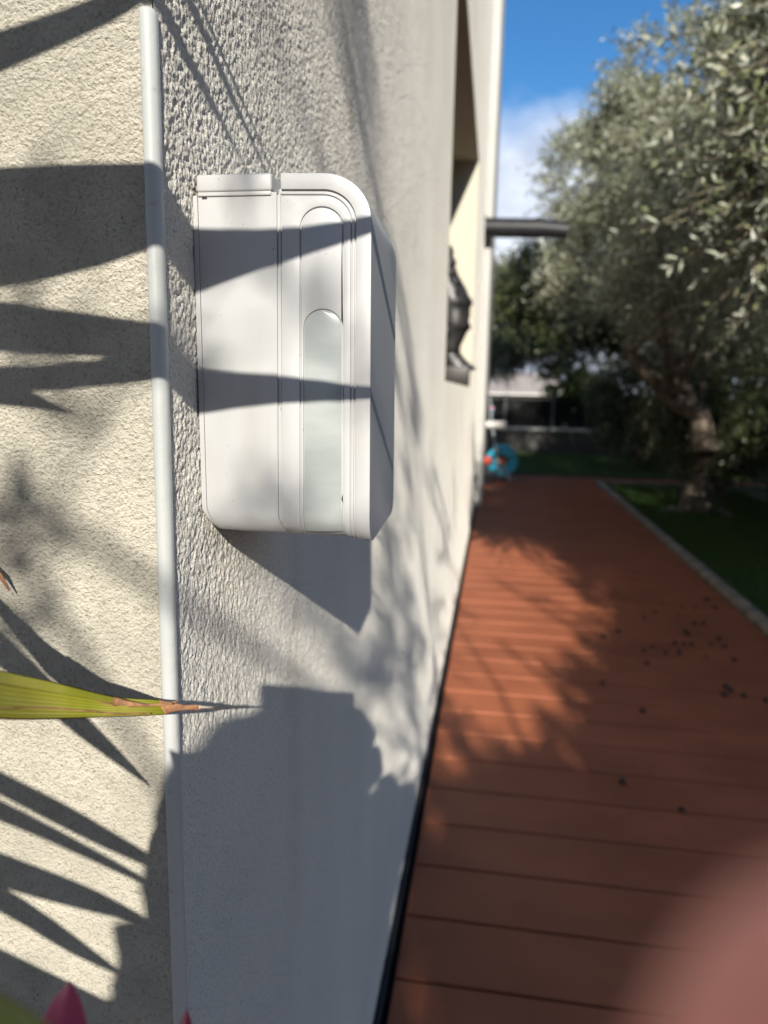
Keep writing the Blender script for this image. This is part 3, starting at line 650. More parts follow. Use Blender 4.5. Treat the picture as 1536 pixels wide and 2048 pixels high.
# ================================================================== TREES
def foliage(clumps, ntw, leaf, wleaf, twl, per, seed, up=.35, droop=.25, extra=0, keep=None, thick=.0016):
    """clumps: list (x,y,z,rx,ry,rz,weight). returns leaf verts, faces, tint, branch list"""
    r = np.random.default_rng(seed); cl = np.array(clumps, float); wt = cl[:, 6]/cl[:, 6].sum()
    ci = r.choice(len(cl), ntw, p=wt); c = cl[ci, :3]; rad = cl[ci, 3:6]
    nb_ = 9; bd = _un(r.normal(size=(len(cl), nb_, 3))); bi = r.integers(0, nb_, ntw)
    d0 = bd[ci, bi]+r.normal(size=(ntw, 3))*.45; d0 = _un(d0)
    org = c+d0*rad*(r.uniform(.15, 1, ntw)**.45)[:, None]
    dr = _un(d0*1.0+r.normal(size=(ntw, 3))*.55+np.array([0, 0, up])); L_ = twl*r.uniform(.6, 1.35, ntw)
    if keep is not None:
        k = keep(org, dr, r); org, dr, L_, c = org[k], dr[k], L_[k], c[k]; ntw = len(org)
    s = (np.arange(per)+.6)/per
    P = org[:, None]+dr[:, None]*(L_[:, None]*s)[:, :, None]; P[:, :, 2] -= droop*(L_[:, None]*s)**2*2.2
    side = _un(np.cross(dr, r.normal(size=(ntw, 3)))); oth = np.cross(dr, side)
    ang = (np.arange(per)*PI/2)[None]+r.uniform(-.5, .5, (ntw, per))
    vs, ts = [], []
    for sg in (1, -1):
        sd = side[:, None]*np.cos(ang)[..., None]*sg+oth[:, None]*np.sin(ang)[..., None]*sg
        ld = _un(sd*.9+dr[:, None]*.75+r.normal(size=sd.shape)*.25+np.array([0, 0, -.1])); ll = leaf*r.uniform(.65, 1.25, (ntw, per))[..., None]
        nv = _un(np.cross(ld, r.normal(size=ld.shape)+np.array([0, 0, .2]))); ww = wleaf*r.uniform(.75, 1.2, (ntw, per))[..., None]
        base = P; mid = P+ld*ll*.5; tip = P+ld*ll
        fold = np.cross(ld, nv)*ww*.35
        vs.append(np.stack([base, mid+nv*ww+fold, tip, mid-nv*ww+fold], 2).reshape(-1, 3)); t = r.uniform(0, 1, (ntw, per, 1))*np.ones((1, 1, 4)); ts.append(t.reshape(-1))
    v = np.concatenate(vs); t = np.concatenate(ts); n = len(v)//4; q = np.arange(n)[:, None]*4
    f = np.concatenate([q+np.array([0, 1, 2]), q+np.array([0, 2, 3])])
    # twigs: three sided
    a = org-dr*.02; b = P[:, -1]; m_ = P[:, per//2]; tv = []
    for pt, rr in ((a, thick*1.3), (m_, thick), (b, thick*.5)):
        for k in range(3): tv.append(pt+(side*math.cos(2*PI*k/3)+oth*math.sin(2*PI*k/3))*rr)
    tv = np.stack(tv, 1).reshape(-1, 3); q = np.arange(ntw)[:, None]*9; tf = []
    for s0 in (0, 3):
        for k in range(3):
            k2 = (k+1) % 3; tf += [q+np.array([s0+k, s0+k2, s0+3+k2]), q+np.array([s0+k, s0+3+k2, s0+3+k])]
    tf = np.concatenate(tf)
    br = [(cl[i, :3], cl[i, :3]+bd[i, j]*cl[i, 3:6]*.9) for i in range(len(cl)) for j in range(nb_)]
    return v, f, t, tv, tf, br
def _un(a): return a/np.linalg.norm(a, axis=-1, keepdims=True)
def tree(name, label, base, trunk_pts, rads, clumps, ntw, leaf, wleaf, twl, per, seed, m=None, lf=1., group=None, up=.35, keep=None, branches=True, cat='tree'):
    m = m or mOlive; t = thing(name, label, cat, base, group); b = np.array(base)
    bm = bmesh.new(); tube(bm, [np.array(p)-b for p in trunk_pts], list(rads), 12); from_bm('trunk', bm, mBark, t, 60)
    v, f, ti, tv, tf, br = foliage(clumps, ntw, leaf, wleaf, twl, per, seed, up=up, keep=keep)
    top = np.array(trunk_pts[-1]); bm = bmesh.new(); r = random.Random(seed)
    for c in clumps:
        c = np.array(c[:3]); k = r.choice(trunk_pts[len(trunk_pts)//2:]); k = np.array(k); md = (k+c)/2+np.array([r.uniform(-.1, .1), r.uniform(-.1, .1), .05])
        tube(bm, [k-b, md-b, c-b], [rads[-1]*.6*lf, rads[-1]*.42*lf, rads[-1]*.25*lf], 7)
    from_bm('limbs', bm, mBark, t, 60)['kind'] = 'stuff'
    if branches:
        bm = bmesh.new()
        for a_, e_ in br:
            md = (a_+e_)/2+np.array([r.uniform(-.05, .05), r.uniform(-.05, .05), r.uniform(0, .08)]); tube(bm, [a_-b, md-b, e_-b], [.009, .007, .0035], 5, cap=False)
        from_bm('branches', bm, mTwig, t, 60)['kind'] = 'stuff'
    allv = np.concatenate([v, tv])-b; allf = np.concatenate([f, tf+len(v)]); mi = np.concatenate([np.zeros(len(f)), np.ones(len(tf))]); tt = np.concatenate([ti, np.full(len(tv), .5)])
    o = npmesh('crown', allv, allf, [m, mTwig], t, mi, tt); o['kind'] = 'stuff'; return t
def keepview(org, dr, r):            # nothing may grow onto the deck walkway in front of the house
    return ~((org[:, 0] < .5) & (org[:, 1] < 11.5)) & ~((org[:, 0] < 1.25+.0*org[:, 1]) & (org[:, 1] < 7.6) & (org[:, 1] > 4.2))

# near olive, right
tree('olive_tree', 'nearest olive tree, its sunlit leafy boughs filling the upper right', (3.6, 2.6, -.02), [(3.6, 2.6, -.02), (3.55, 2.65, .7), (3.4, 2.8, 1.35)], [.13, .10, .08],
     [(1.25, 2.15, 1.95, .30, .36, .22, .55), (1.35, 2.0, 2.35, .32, .36, .25, .55), (1.1, 2.45, 2.6, .22, .36, .3, .4), (1.55, 2.75, 1.98, .38, .5, .26, .7), (1.85, 2.35, 1.75, .38, .45, .30, .7), (1.6, 3.0, 2.5, .42, .5, .35, .7), (2.0, 2.6, 2.8, .5, .5, .4, .7), (2.05, 2.75, 2.15, .55, .7, .48, 1.1), (1.75, 3.4, 2.75, .5, .7, .5, 1), (2.5, 3.2, 2.85, .75, .8, .65, 1.5), (2.75, 2.6, 2.1, .7, .8, .65, 1.2), (2.3, 4.1, 2.4, .6, .7, .6, 1.1), (3.1, 3.6, 3.2, .8, .9, .6, 1), (2.6, 3.6, 3.75, .6, .7, .6, .8), (1.95, 4.2, 3.5, .5, .6, .55, .7), (2.75, 3.9, 1.6, .7, .8, .5, .9)],
     8200, .046, .0078, .30, 9, 11, keep=keepview)
# second olive with the leaning limb
b2 = on(1390, 1022, 2, 0)
ti_ = on(1345, 800, 1, b2[1]); tj = on(1255, 705, 1, b2[1])
t2 = tree('olive_tree', 'olive tree with thick brown trunk standing in the lawn beyond the kerb', (b2[0], b2[1], -.02), [(b2[0], b2[1], -.02), (b2[0]+.02, b2[1], .25), (b2[0]+.05, b2[1], .7), (b2[0]-.05, b2[1], 1.1), tuple(ti_), tuple(tj)], [.19, .165, .145, .125, .1, .07],
     [(1.75, 7.0, 3.2, .8, 1., .8, 1.1), (1.5, 6.2, 2.6, .6, .8, .6, .8), (2.5, 7.4, 3.9, 1., 1.1, .8, 1.2), (1.75, 7.6, 4.3, .55, .8, .6, .7), (3.1, 6.4, 3., .9, 1., .8, 1.1), (2.3, 6.4, 2.5, .7, .9, .6, .8), (1.45, 8., 3.6, .5, .8, .6, .7), (2.6, 8.5, 2.5, .9, .9, .7, 1), (3.4, 7.5, 4.4, .9, 1., .8, .8), (1.25, 7.9, 2.6, .5, .7, .5, .7)],
     6500, .062, .0095, .34, 7, 12, keep=keepview, branches=False)
# further trees
tree('evergreen_tree', 'dark evergreen tree behind the low wall next to the house corner', (-.8, 18.5, -.1), [(-.8, 18.5, -.1), (-.75, 18.5, 1.2), (-.5, 18.4, 2.4)], [.2, .16, .12],
     [(.2, 18, 2.35, .5, .8, .45, .6), (1.5, 17.6, 2.5, .7, .8, .4, .6), (.3, 18, 3.0, 1.1, 1., 1.0, 1), (1.7, 18.3, 2.9, 1.3, 1.1, 1.0, 1.2), (.9, 18.2, 3.9, 1.3, 1.2, .8, 1.1), (2.6, 18, 3.7, 1.2, 1.1, 1., 1.), (-.6, 18.6, 3.4, 1, 1, 1, .6)], 5000, .085, .018, .42, 7, 13, m=mOlive, lf=.5, keep=None, branches=False)
tree('evergreen_tree', 'dark broad tree arching over the fence right of the pale roof', (4.3, 14.5, -.1), [(4.3, 14.5, -.1), (4.2, 14.5, 1.2), (3.9, 14.4, 2.2)], [.2, .17, .13],
     [(3.3, 14, 2.6, 1.2, 1.1, .8, 1), (2.4, 14.2, 3.3, 1., 1., .7, .9), (4.6, 13.8, 2.1, 1.3, 1.2, 1.1, 1.2), (4.2, 14.2, 3.8, 1.5, 1.2, 1., 1.2), (1.6, 14.4, 2.9, .9, .9, .7, .8), (5.4, 13.5, 3.2, 1.4, 1.2, 1.4, 1), (.9, 14.2, 3.2, .7, .9, .8, .7)], 5200, .09, .022, .4, 6, 14, m=mDark, keep=None, branches=False)
tree('olive_tree', 'tall grey green olive rising behind the leaning trunk', (3.2, 11.8, -.1), [(3.2, 11.8, -.1), (3.2, 11.8, 1.3), (3., 11.8, 2.4)], [.16, .13, .1],
     [(2., 11.5, 3.6, 1., 1., .8, 1), (3., 11.5, 4.5, 1.2, 1.1, .9, 1.2), (1.5, 12, 4.6, .8, .9, .7, .7), (4.2, 11.2, 3.9, 1.3, 1.1, 1.2, 1.2), (3.4, 11.6, 2.9, 1.3, 1., .9, 1), (2.2, 12., 5.3, .7, .8, .6, .5)], 4800, .085, .014, .42, 6, 15, keep=keepview, branches=False)
sb = thing('lime_shrub', 'yellow green sunlit shrub between the pale roof and the dark tree', 'shrub', (2.6, 17.4, -.1))
v, f, ti, tv, tf, br = foliage([(on(1130, 765, 1, 17.4)[0], 17.4, on(1130, 765, 1, 17.4)[2], .5, .5, .45, 1), (on(1180, 790, 1, 17.4)[0], 17.4, 1.2, .6, .6, .5, 1)], 500, .11, .035, .3, 6, 16)
o = npmesh('leaves', np.concatenate([v, tv]), np.concatenate([f, tf+len(v)]), [mLime, mTwig], None, np.concatenate([np.zeros(len(f)), np.ones(len(tf))]), np.concatenate([ti, np.full(len(tv), .5)])); rel(o, sb)
o['kind'] = 'stuff'; o = tubeo('stem', [(2.6, 17.4, -.1), (2.4, 17.4, 1.1)], .03, mBark, None, 7); rel(o, sb)
# hedge / shrubs on the right
def shrub(label, x, y, z, rx_, ry_, rz_, n, seed, m=mDark, leaf=.06, wl=.016):
    s = thing('shrub', label, 'shrub', (x, y, -.02), 'dark shrubs along the right of the lawn'); v, f, ti, tv, tf, br = foliage([(0, 0, z, rx_, ry_, rz_, 1), (.2, .3, z*.6, rx_*.9, ry_*.9, rz_*.7, .6)], n, leaf, wl, .28, 6, seed)
    o = npmesh('leaves', np.concatenate([v, tv]), np.concatenate([f, tf+len(v)]), [m, mTwig], s, np.concatenate([np.zeros(len(f)), np.ones(len(tf))]), np.concatenate([ti, np.full(len(tv), .5)])); o['kind'] = 'stuff'
    bm = bmesh.new(); r = random.Random(seed)
    for k in range(7): a = r.uniform(0, 6.28); tube(bm, [(0, 0, 0), (.2*math.cos(a), .2*math.sin(a), z*.5), (rx_*.6*math.cos(a), ry_*.6*math.sin(a), z)], [.03, .022, .012], 6)
    from_bm('stems', bm, mBark, s, 60)
shrub('dark leafy shrub at the right edge beside the lawn', 3.55, 5.3, 1.0, .75, 1., .8, 2200, 21)
shrub('dark rounded shrub right of the olive trunk', 3.75, 7.2, 1.15, .9, 1., .9, 2200, 22)
shrub('dark shrub directly behind the olive trunk', 3.1, 9.3, 1.2, .8, .9, .9, 2000, 23)
shrub('dark shrub at the corner where kerb meets the red ground', 2.7, 12.6, 1.15, .9, .9, .85, 1800, 24)
shrub('dark shrub in front of the fence, right of the grass strip', 4.3, 12.2, 1.3, 1.1, 1., 1., 2200, 25)
shrub('tall dark shrub in deep shade at far right', 4.9, 9.0, 1.7, 1.1, 1.3, 1.4, 2600, 26)
shrub('tall dark shrub beside the nearest olive trunk', 4.6, 5.6, 1.6, 1., 1.3, 1.3, 2400, 27)

# trees behind the photographer, whose foliage shades deck and lawn.
EDGE_Y = [-2, 1.2, 1.8, 2.2, 3.0, 4.0, 4.9, 5.6, 6.1, 9.6, 10.2]
EDGE_X = [.02, .02, .12, .60, .80, .80, .90, .95, .5, .5, .5]
def shade_keep(org, dr, r):
    # the crowns end where the photograph's sunlit patch of deck begins
    s = -org[:, 2]/SUN[2]; hit = org+SUN[None]*s[:, None]
    return r.uniform(0, 1, len(org)) < np.clip((hit[:, 0]-np.interp(hit[:, 1], EDGE_Y, EDGE_X)-.0)/.28, 0, 1)
r = random.Random(5)
def shade_clumps(n, ya, yb, hx0, hx1, hy0, hy1, rad):
    o = []
    for k in range(n):
        hx, hy, y = r.uniform(hx0, hx1), r.uniform(hy0, hy1), r.uniform(ya, yb); t = (hy-y)/SUN[1]; P = np.array([hx, hy, 0])-SUN*t; o.append((P[0], P[1], P[2], rad, rad, rad*.8, 1))
    return o
tree('evergreen_tree', 'large evergreen behind the photographer, shading the deck', (2.9, -4.4, -.1), [(2.9, -4.4, -.1), (2.85, -4.4, 1.2), (2.8, -4.3, 2.6)], [.22, .18, .14], shade_clumps(26, -5, -3.6, .2, 2.0, .3, 6.6, .5), 7000, .085, .027, .34, 7, 31, m=mDark, lf=.3, keep=shade_keep, branches=False)
tree('evergreen_tree', 'dense evergreen behind the photographer on the garden side', (5, -7.6, -.1), [(5, -7.6, -.1), (5, -7.6, 1.5), (5, -7.5, 2.8)], [.2, .17, .13], shade_clumps(26, -8.6, -6.6, 1.4, 6.5, .0, 7.0, .8), 6000, .12, .036, .42, 6, 32, m=mDark, keep=shade_keep, branches=False)
# airy twigs that dapple the walls
def back(P, t): P = np.array(P)-SUN*t; return tuple(P)
cl = []
for (px, py), t, q, wt in [((800, 1290), 5, .10, 1), ((838, 1440), 5, .10, .9), ((770, 1240), 4.6, .05, .5), ((905, 1120), 5.4, .16, 1), ((865, 1300), 5, .1, .8), ((700, 120), 4.4, .05, .5), ((735, 300), 4.6, .05, .5), ((775, 1420), 4.6, .05, .5), ((830, 900), 5, .06, .5), ((800, 1540), 5, .06, .5)]:
    cl.append(back(on(px, py, 0, 0), t)+(q, q, q*1.3, wt))
for px, py, t in ((130, 1050, 2.6), (60, 1140, 2.6)): cl.append(back(on(px, py, 1, YA), t)+(.03, .03, .03, .28))
tree('olive_tree', 'slender young olive behind the photographer, dappling the side wall', (1.5, -3.6, -.1), [(1.5, -3.6, -.1), (1.5, -3.6, 1.2), (1.4, -3.5, 2.0)], [.035, .03, .02], cl, 70, .05, .009, .20, 7, 33, branches=False)

# stones and fallen olives
for i, (px, py, s) in enumerate([(1345, 1019, .07), (1362, 1022, .05), (1440, 1022, .06), (1455, 1030, .05), (1328, 1110-88, .04)]):
    p = on(px, py, 2, 0); bm = bmesh.new(); bmesh.ops.create_icosphere(bm, subdivisions=2, radius=s)
    for v in bm.verts: v.co *= random.uniform(.85, 1.12); v.co.z *= .6
    o = from_bm('stone', bm, mConc, None, True); o.location = (p[0], p[1], .0); tag(o, 'pale rounded stone on the grass by the olive trunk', 'stone', 'stones around the olive trunk')
mFO = mat('fallen_fruit', (.03, .018, .016), .5)
oc = [(939, 488), (984, 574), (932, 594), (1080, 525), (1123, 503), (1207, 516), (1222, 485), (1270, 490), (1310, 458), (1341, 487), (1297, 544), (1265, 545), (1232, 577), (1243, 587), (1192, 617), (1225, 619), (1255, 622), (1110, 632), (1080, 646), (1160, 654), (1209, 648), (1325, 622), (1376, 630), (1355, 604), (1310, 670), (1411, 680), (1091, 692), (927, 763), (1380, 778), (1398, 790), (1375, 808), (1446, 811), (1075, 867), (1000, 1127), (1218, 1232), (1528, 830), (1145, 470), (1208, 660)]
fm = None
for i, (a_, b_) in enumerate(oc):
    p = on(700+a_*.5443, 950+b_*.5443, 2, .005)
    if fm is None:
        bm = bmesh.new(); bmesh.ops.create_icosphere(bm, subdivisions=2, radius=.0105)
        for v in bm.verts: v.co.x *= 1.25
        o = from_bm('fallen_olive', bm, mFO, None, True); fm = o.data
    else: o = bpy.data.objects.new('fallen_olive', fm); COL.objects.link(o)
    o.location = (p[0], p[1], .0085); o.rotation_euler = (0, 0, random.uniform(0, 3)); s = random.uniform(.75, 1.25); o.scale = (s, s, s*.8)
    tag(o, {33: 'dark fallen olive lying alone on the deck, nearest the camera', 34: 'fallen olive alone on a near plank, just right of the nearest one', 32: 'fallen olive on its own mid deck, between the cluster and the nearest olives', 27: 'fallen olive left of the cluster, close to the middle of the deck', 36-1: 'fallen olive at the very right edge of the picture on the deck'}.get(i, 'small dark fallen olive in the scatter on the right half of the red deck'), 'olive', 'fallen olives on the deck')

# ================================================================== STRAP LEAF PLANT
plant = thing('strap_leaf_plant', 'yellow green strap leaved plant in front of the cream wall, its leaves shadowing it', 'plant', (-.38, -.42, -.1))
def resample(p, n):
    p = np.array(p); L_ = np.concatenate([[0], np.cumsum(np.linalg.norm(np.diff(p, axis=0), axis=1))]); t = np.linspace(0, L_[-1], n)
    return np.stack([np.interp(t, L_, p[:, k]) for k in range(3)], 1)
def smooth3(p, it=2):
    for _ in range(it): q = p.copy(); q[1:-1] = (p[:-2]+2*p[1:-1]+p[2:])/4; p = q
    return p
def leaf(name, e1, e2, fold, m, n=26, th=.0006, parent=plant, pinch=True, sm=2):
    a = smooth3(resample(e1, n), sm); b = smooth3(resample(e2, n), sm); ns = 8; top, bot = [], []
    fold = np.array(fold)
    for i in range(n):
        w_ = np.linalg.norm(a[i]-b[i]); rt, rb_ = [], []
        for j in range(ns+1):
            s = j/ns; p = a[i]*(1-s)+b[i]*s; bulge = fold*w_*(.22*(1-abs(2*s-1))+.02*math.sin(s*22)); rt.append(p+bulge)
            rb_.append(p+bulge+_n(fold)*th*(1 if 0 < j < ns else .0))
        top.append(rt); bot.append(rb_)
    v = np.array(top+bot).reshape(-1, 3); f = []; ac = np.array([[j/ns for j in range(ns+1)]]*(2*n)).ravel(); W_ = ns+1; o2 = n*W_
    for i in range(n-1):
        for j in range(ns):
            q = i*W_+j; f.append((q, q+1, q+W_+1, q+W_)); f.append((o2+q, o2+q+W_, o2+q+W_+1, o2+q+1))
        f.append((i*W_, i*W_+W_, o2+i*W_+W_, o2+i*W_)); f.append((i*W_+ns, o2+i*W_+ns, o2+i*W_+W_+ns, i*W_+W_+ns))
    o = mesh(name, v-np.array([0, 0, 0]), f, m, None, True); a_ = o.data.attributes.new('across', 'FLOAT', 'POINT'); a_.data.foreach_set('value', ac.astype(np.float32)); rel(o, parent); return o
def A(px, py, t): return toward(on(px, py, 1, YA), t)
def D(px, py, t): return toward(on(px, py, 1, YS), t)
def Bw(px, py, t): return toward(on(px, py, 0, 0), t)
def ramp(pts, f, t0, t1): n = len(pts); return [f(x, y, lerp(t0, t1, k/max(1, n-1))) for k, (x, y) in enumerate(pts)]
root = (-1300, 620)
# S2 big leaf
leaf('leaf', ramp([(-1200, 560), (-700, 420), (-300, 345), (0, 335), (120, 327), (230, 322), (320, 325)], A, -.02, .02)+ramp([(560, 464), (640, 457), (740, 430)], D, .02, .03)+[sunp(.085, .287, .04)],
     ramp([(-1200, 640), (-700, 600), (-300, 600), (0, 583), (150, 548), (300, 510)], A, -.02, .02)+ramp([(430, 566), (560, 527), (740, 470)], D, .02, .03)+[sunp(.086, .286, .04)], SUN, mStrap)
leaf('leaf', ramp([(-1100, 590), (-400, 560), (0, 603), (230, 632), (330, 652)], A, -.03, .03)+[D(560, 749, .03)],
     ramp([(-1100, 650), (-400, 680), (0, 705), (120, 710), (240, 718), (330, 722)], A, -.03, .03)+[D(470, 765, .03), D(562, 755, .03)], SUN, mStrap)
leaf('leaf', ramp([(-1100, 660), (-400, 720), (0, 737), (240, 720), (310, 705)], A, .0, .06)+ramp([(400, 735), (560, 748), (690, 768), (745, 778)], D, .06, .08)+[sunp(.06, .183, .08)],
     ramp([(-1100, 690), (-400, 790), (0, 790), (80, 787), (210, 765), (325, 781)], A, .0, .06)+ramp([(400, 826), (500, 806), (600, 803), (745, 803)], D, .06, .08)+[sunp(.061, .182, .08)], SUN, mStrap)
leaf('leaf', ramp([(-900, 690), (-300, 760), (0, 760), (80, 788), (150, 829)], A, .0, .06), ramp([(-900, 720), (-300, 800), (0, 810), (70, 818), (151, 831)], A, .0, .06), SUN, mStrap)
leaf('leaf', ramp([(385, 398+22), (440, 412), (520, 404)], D, -.25, -.25)+[D(560, 398, -.25)], ramp([(385, 452), (440, 428), (520, 408)], D, -.25, -.25)+[D(561, 399, -.25)], SUN, mStrap) if False else None
# S1
leaf('leaf', ramp([(-1100, 560), (-600, 300), (-300, 165), (0, 60), (190, -2), (300, -50)], A, -.05, -.02)+[Bw(430, 200, -.02), Bw(500, 350, -.02)],
     ramp([(-1100, 620), (-600, 400), (-300, 280), (0, 145), (150, 80), (290, 18), (325, 0)], A, -.05, -.02)+[Bw(400, 200, -.02), Bw(500, 352, -.02)], SUN, mStrap)
leaf('leaf', ramp([(-1100, 540), (-500, 200), (-100, -20), (200, -110)], A, -.06, 0)+[Bw(388, -10, 0), Bw(475, 190, 0), Bw(537, 350, 0)],
     ramp([(-1100, 560), (-500, 230), (-100, 15), (200, -75)], A, -.06, 0)+[Bw(366, -8, 0), Bw(455, 190, 0), Bw(534, 352, 0)], SUN, mStrap)
leaf('leaf', ramp([(-1100, 520), (-500, 160), (0, -60), (220, -150)], A, -.06, .02)+[Bw(408, -10, .02), Bw(485, 190, .02), Bw(549, 350, .02)],
     ramp([(-1100, 530), (-500, 175), (0, -35), (220, -135)], A, -.06, .02)+[Bw(398, -10, .02), Bw(480, 190, .02), Bw(547, 352, .02)], SUN, mStrap)
# lower leaves
leaf('leaf', ramp([(-900, 700), (-400, 950), (-150, 1140), (0, 1262), (90, 1343), (170, 1430), (240, 1500), (300, 1572)], A, .02, .16),
     ramp([(-900, 750), (-400, 1060), (-150, 1230), (0, 1330), (60, 1385), (115, 1443), (200, 1505), (300, 1575)], A, .02, .16), SUN, mStrap)
leaf('leaf', ramp([(-900, 820), (-400, 1240), (-150, 1450), (0, 1547), (110, 1592), (200, 1650), (300, 1706), (380, 1760)], A, .0, .12),
     ramp([(-900, 860), (-400, 1300), (-150, 1510), (0, 1590), (80, 1632), (145, 1666), (300, 1740), (381, 1762)], A, .0, .12), SUN, mStrap)
leaf('leaf', ramp([(-900, 870), (-400, 1330), (-150, 1530), (0, 1598), (145, 1674), (230, 1722), (290, 1753), (360, 1800)], A, .0, .12),
     ramp([(-900, 900), (-400, 1390), (-150, 1590), (0, 1640), (150, 1706), (235, 1745), (275, 1765), (361, 1802)], A, .0, .12), SUN, mStrap)
leaf('leaf', ramp([(-900, 920), (-400, 1430), (-150, 1640), (0, 1706), (110, 1746), (190, 1775), (300, 1840)], A, .02, .12),
     ramp([(-900, 960), (-400, 1500), (-150, 1720), (0, 1776), (40, 1787), (185, 1826), (301, 1850)], A, .02, .12), SUN, mStrap)
leaf('leaf', ramp([(-900, 940), (-400, 1520), (-150, 1700), (0, 1768), (36, 1787), (165, 1882), (250, 1950)], A, .03, .13),
     ramp([(-900, 980), (-400, 1600), (-150, 1760), (0, 1820), (70, 1862), (140, 1912), (251, 1955)], A, .03, .13), SUN, mStrap)
leaf('leaf', ramp([(-900, 1000), (-400, 1640), (-150, 1830), (0, 1896), (106, 1948), (250, 2020)], A, .03, .13),
     ramp([(-900, 1100), (-400, 1900), (-150, 2200), (0, 2230), (106, 2250), (252, 2240)], A, .03, .13), SUN, mStrap)
# the visible yellow leaf, folded, with its dried tip
def V(px, py, d): return at(px, py, d)
dl = lambda px: float(np.interp(px, [-900, -200, 0, 200, 330, 400, 500], [.20, .27, .315, .355, .385, .40, .425]))
up_e = [(-900, 900), (-400, 1180), (-150, 1300), (0, 1341), (60, 1354), (130, 1368), (200, 1388), (250, 1396), (320, 1399), (336, 1402)]
lo_e = [(-900, 990), (-400, 1300), (-150, 1412), (0, 1440), (60, 1440), (130, 1438), (200, 1435), (250, 1433), (320, 1431), (338, 1428)]
nv = RR @ np.array([0, 0, 1.])
yl = leaf('leaf', [V(x, y, dl(x)) for x, y in up_e], [V(x, y, dl(x)) for x, y in lo_e], -nv*.5, mStrap, n=60, sm=3); yl['label'] = 'yellow green leaf with dried brown tip reaching across the corner'
# folded-over upper flap with a dark crease, brown seam and dry tip
leaf('leaf_flap', [V(x, y, dl(x)-.004) for x, y in [(-300, 1235), (0, 1341), (100, 1362), (200, 1388), (228, 1394)]], [V(x, y, dl(x)-.005) for x, y in [(-300, 1270), (0, 1368), (100, 1384), (200, 1402), (228, 1408)]], -nv*.4, mStrap, n=30)
leaf('dry_margin', [V(x, y, dl(x)-.006) for x, y in [(228, 1393), (250, 1400), (290, 1408), (345, 1405)]], [V(x, y, dl(x)-.006) for x, y in [(226, 1411), (250, 1411), (290, 1414), (345, 1409)]], -nv*.3, mDry, n=24)
leaf('dry_tip', [V(x, y, dl(x)-.002) for x, y in [(318, 1399), (345, 1405), (375, 1410), (400, 1409)]], [V(x, y, dl(x)-.002) for x, y in [(332, 1430), (345, 1424), (375, 1420), (402, 1421)]], -nv*.6, mDry, n=20)
for q in ([(340, 1407), (350, 1404), (357, 1401)], [(398, 1413), (425, 1416), (452, 1410)], [(398, 1415), (425, 1414), (440, 1416)], [(255, 1412), (300, 1410), (340, 1404)]):
    o = tubeo('fibre', [V(x, y, dl(x)-.003) for x, y in q], [.0007, .0006, .0002], mDryPale if q[0][0] > 390 else mDry, None, 5); rel(o, plant)
tt_ = [(398, 1413, .0), (430, 1416, .3), (470, 1415, .7), (512, 1414, 1.)]
o = tubeo('fibre', [lerp(V(x, y, dl(x)-.002), on(x, y, 0, .004), k) for x, y, k in tt_], [.0009, .0007, .0005, .0002], mDryPale, None, 5); rel(o, plant)
for q in ([(-300, 1262), (0, 1366), (100, 1376), (160, 1390), (228, 1411)], [(-200, 1392), (0, 1417), (80, 1414), (150, 1420), (240, 1428), (300, 1427)]):
    o = tubeo('crease', [V(x, y, dl(x)-.0035) for x, y in q], .00035, mDry, None, 5); rel(o, plant)
# blurred leaf at the bottom left
leaf('leaf', [V(x, y, .135) for x, y in [(-500, 1700), (-200, 1860), (0, 1985), (60, 2018), (130, 2075), (160, 2110)]], [V(x, y, .13) for x, y in [(-500, 1960), (-200, 2090), (0, 2170), (60, 2170), (130, 2140), (161, 2113)]], -nv*.5, mStrap, n=30)
# loose dry tip at the left edge
o = tubeo('fibre', [V(-60, 1100, .43), V(0, 1150, .438), V(20, 1182, .440)], [.0022, .0016, .0005], mDry, None, 6); rel(o, plant)
# leaf bases gather into a crown on a stem
crownp = A(-1150, 620, .0)
stem = [(-.38, -.42, -.1), (-.40, -.43, .5), tuple((np.array([-.40, -.43, 1.0])+crownp)/2), tuple(crownp)]
o = tubeo('stem', stem, [.03, .026, .022, .02], mBark, None, 10); rel(o, plant)
# flower with pink petals
fl = thing('pink_flower', 'pink flower at the lower left, only its pointed petals showing', 'flower', tuple(V(180, 2350, .24)))
def petal(tip, base, w_, d, bend):
    tx, ty = tip; bx, by = base; n = 14; e1, e2 = [], []; L_ = math.hypot(tx-bx, ty-by); px_, py_ = -(ty-by)/L_, (tx-bx)/L_
    for i in range(n+1):
        s = i/n; ww = w_*(.6+.4*math.sin(PI*s))*(1-s**4)**.6 if s < 1 else 0; cx_, cy_ = bx+(tx-bx)*s+bend*math.sin(PI*s)*px_, by+(ty-by)*s+bend*math.sin(PI*s)*py_
        e1.append(V(cx_+px_*ww, cy_+py_*ww, d)); e2.append(V(cx_-px_*ww, cy_-py_*ww, d+.006))
    leaf('petal', e1, e2, -nv*.6, mPetal, n=24, parent=fl, sm=1)
petal((140, 1962), (85, 2280), 66, .25, 6); petal((374, 2016), (345, 2300), 30, .27, 3); petal((-40, 2090), (60, 2330), 50, .25, 0); petal((250, 2150), (190, 2350), 46, .23, 0)
o = tubeo('flower_stem', [V(180, 2345, .24), V(100, 2800, .26), (-.36, -.40, .6)], .004, mStrap, None, 8); rel(o, fl)

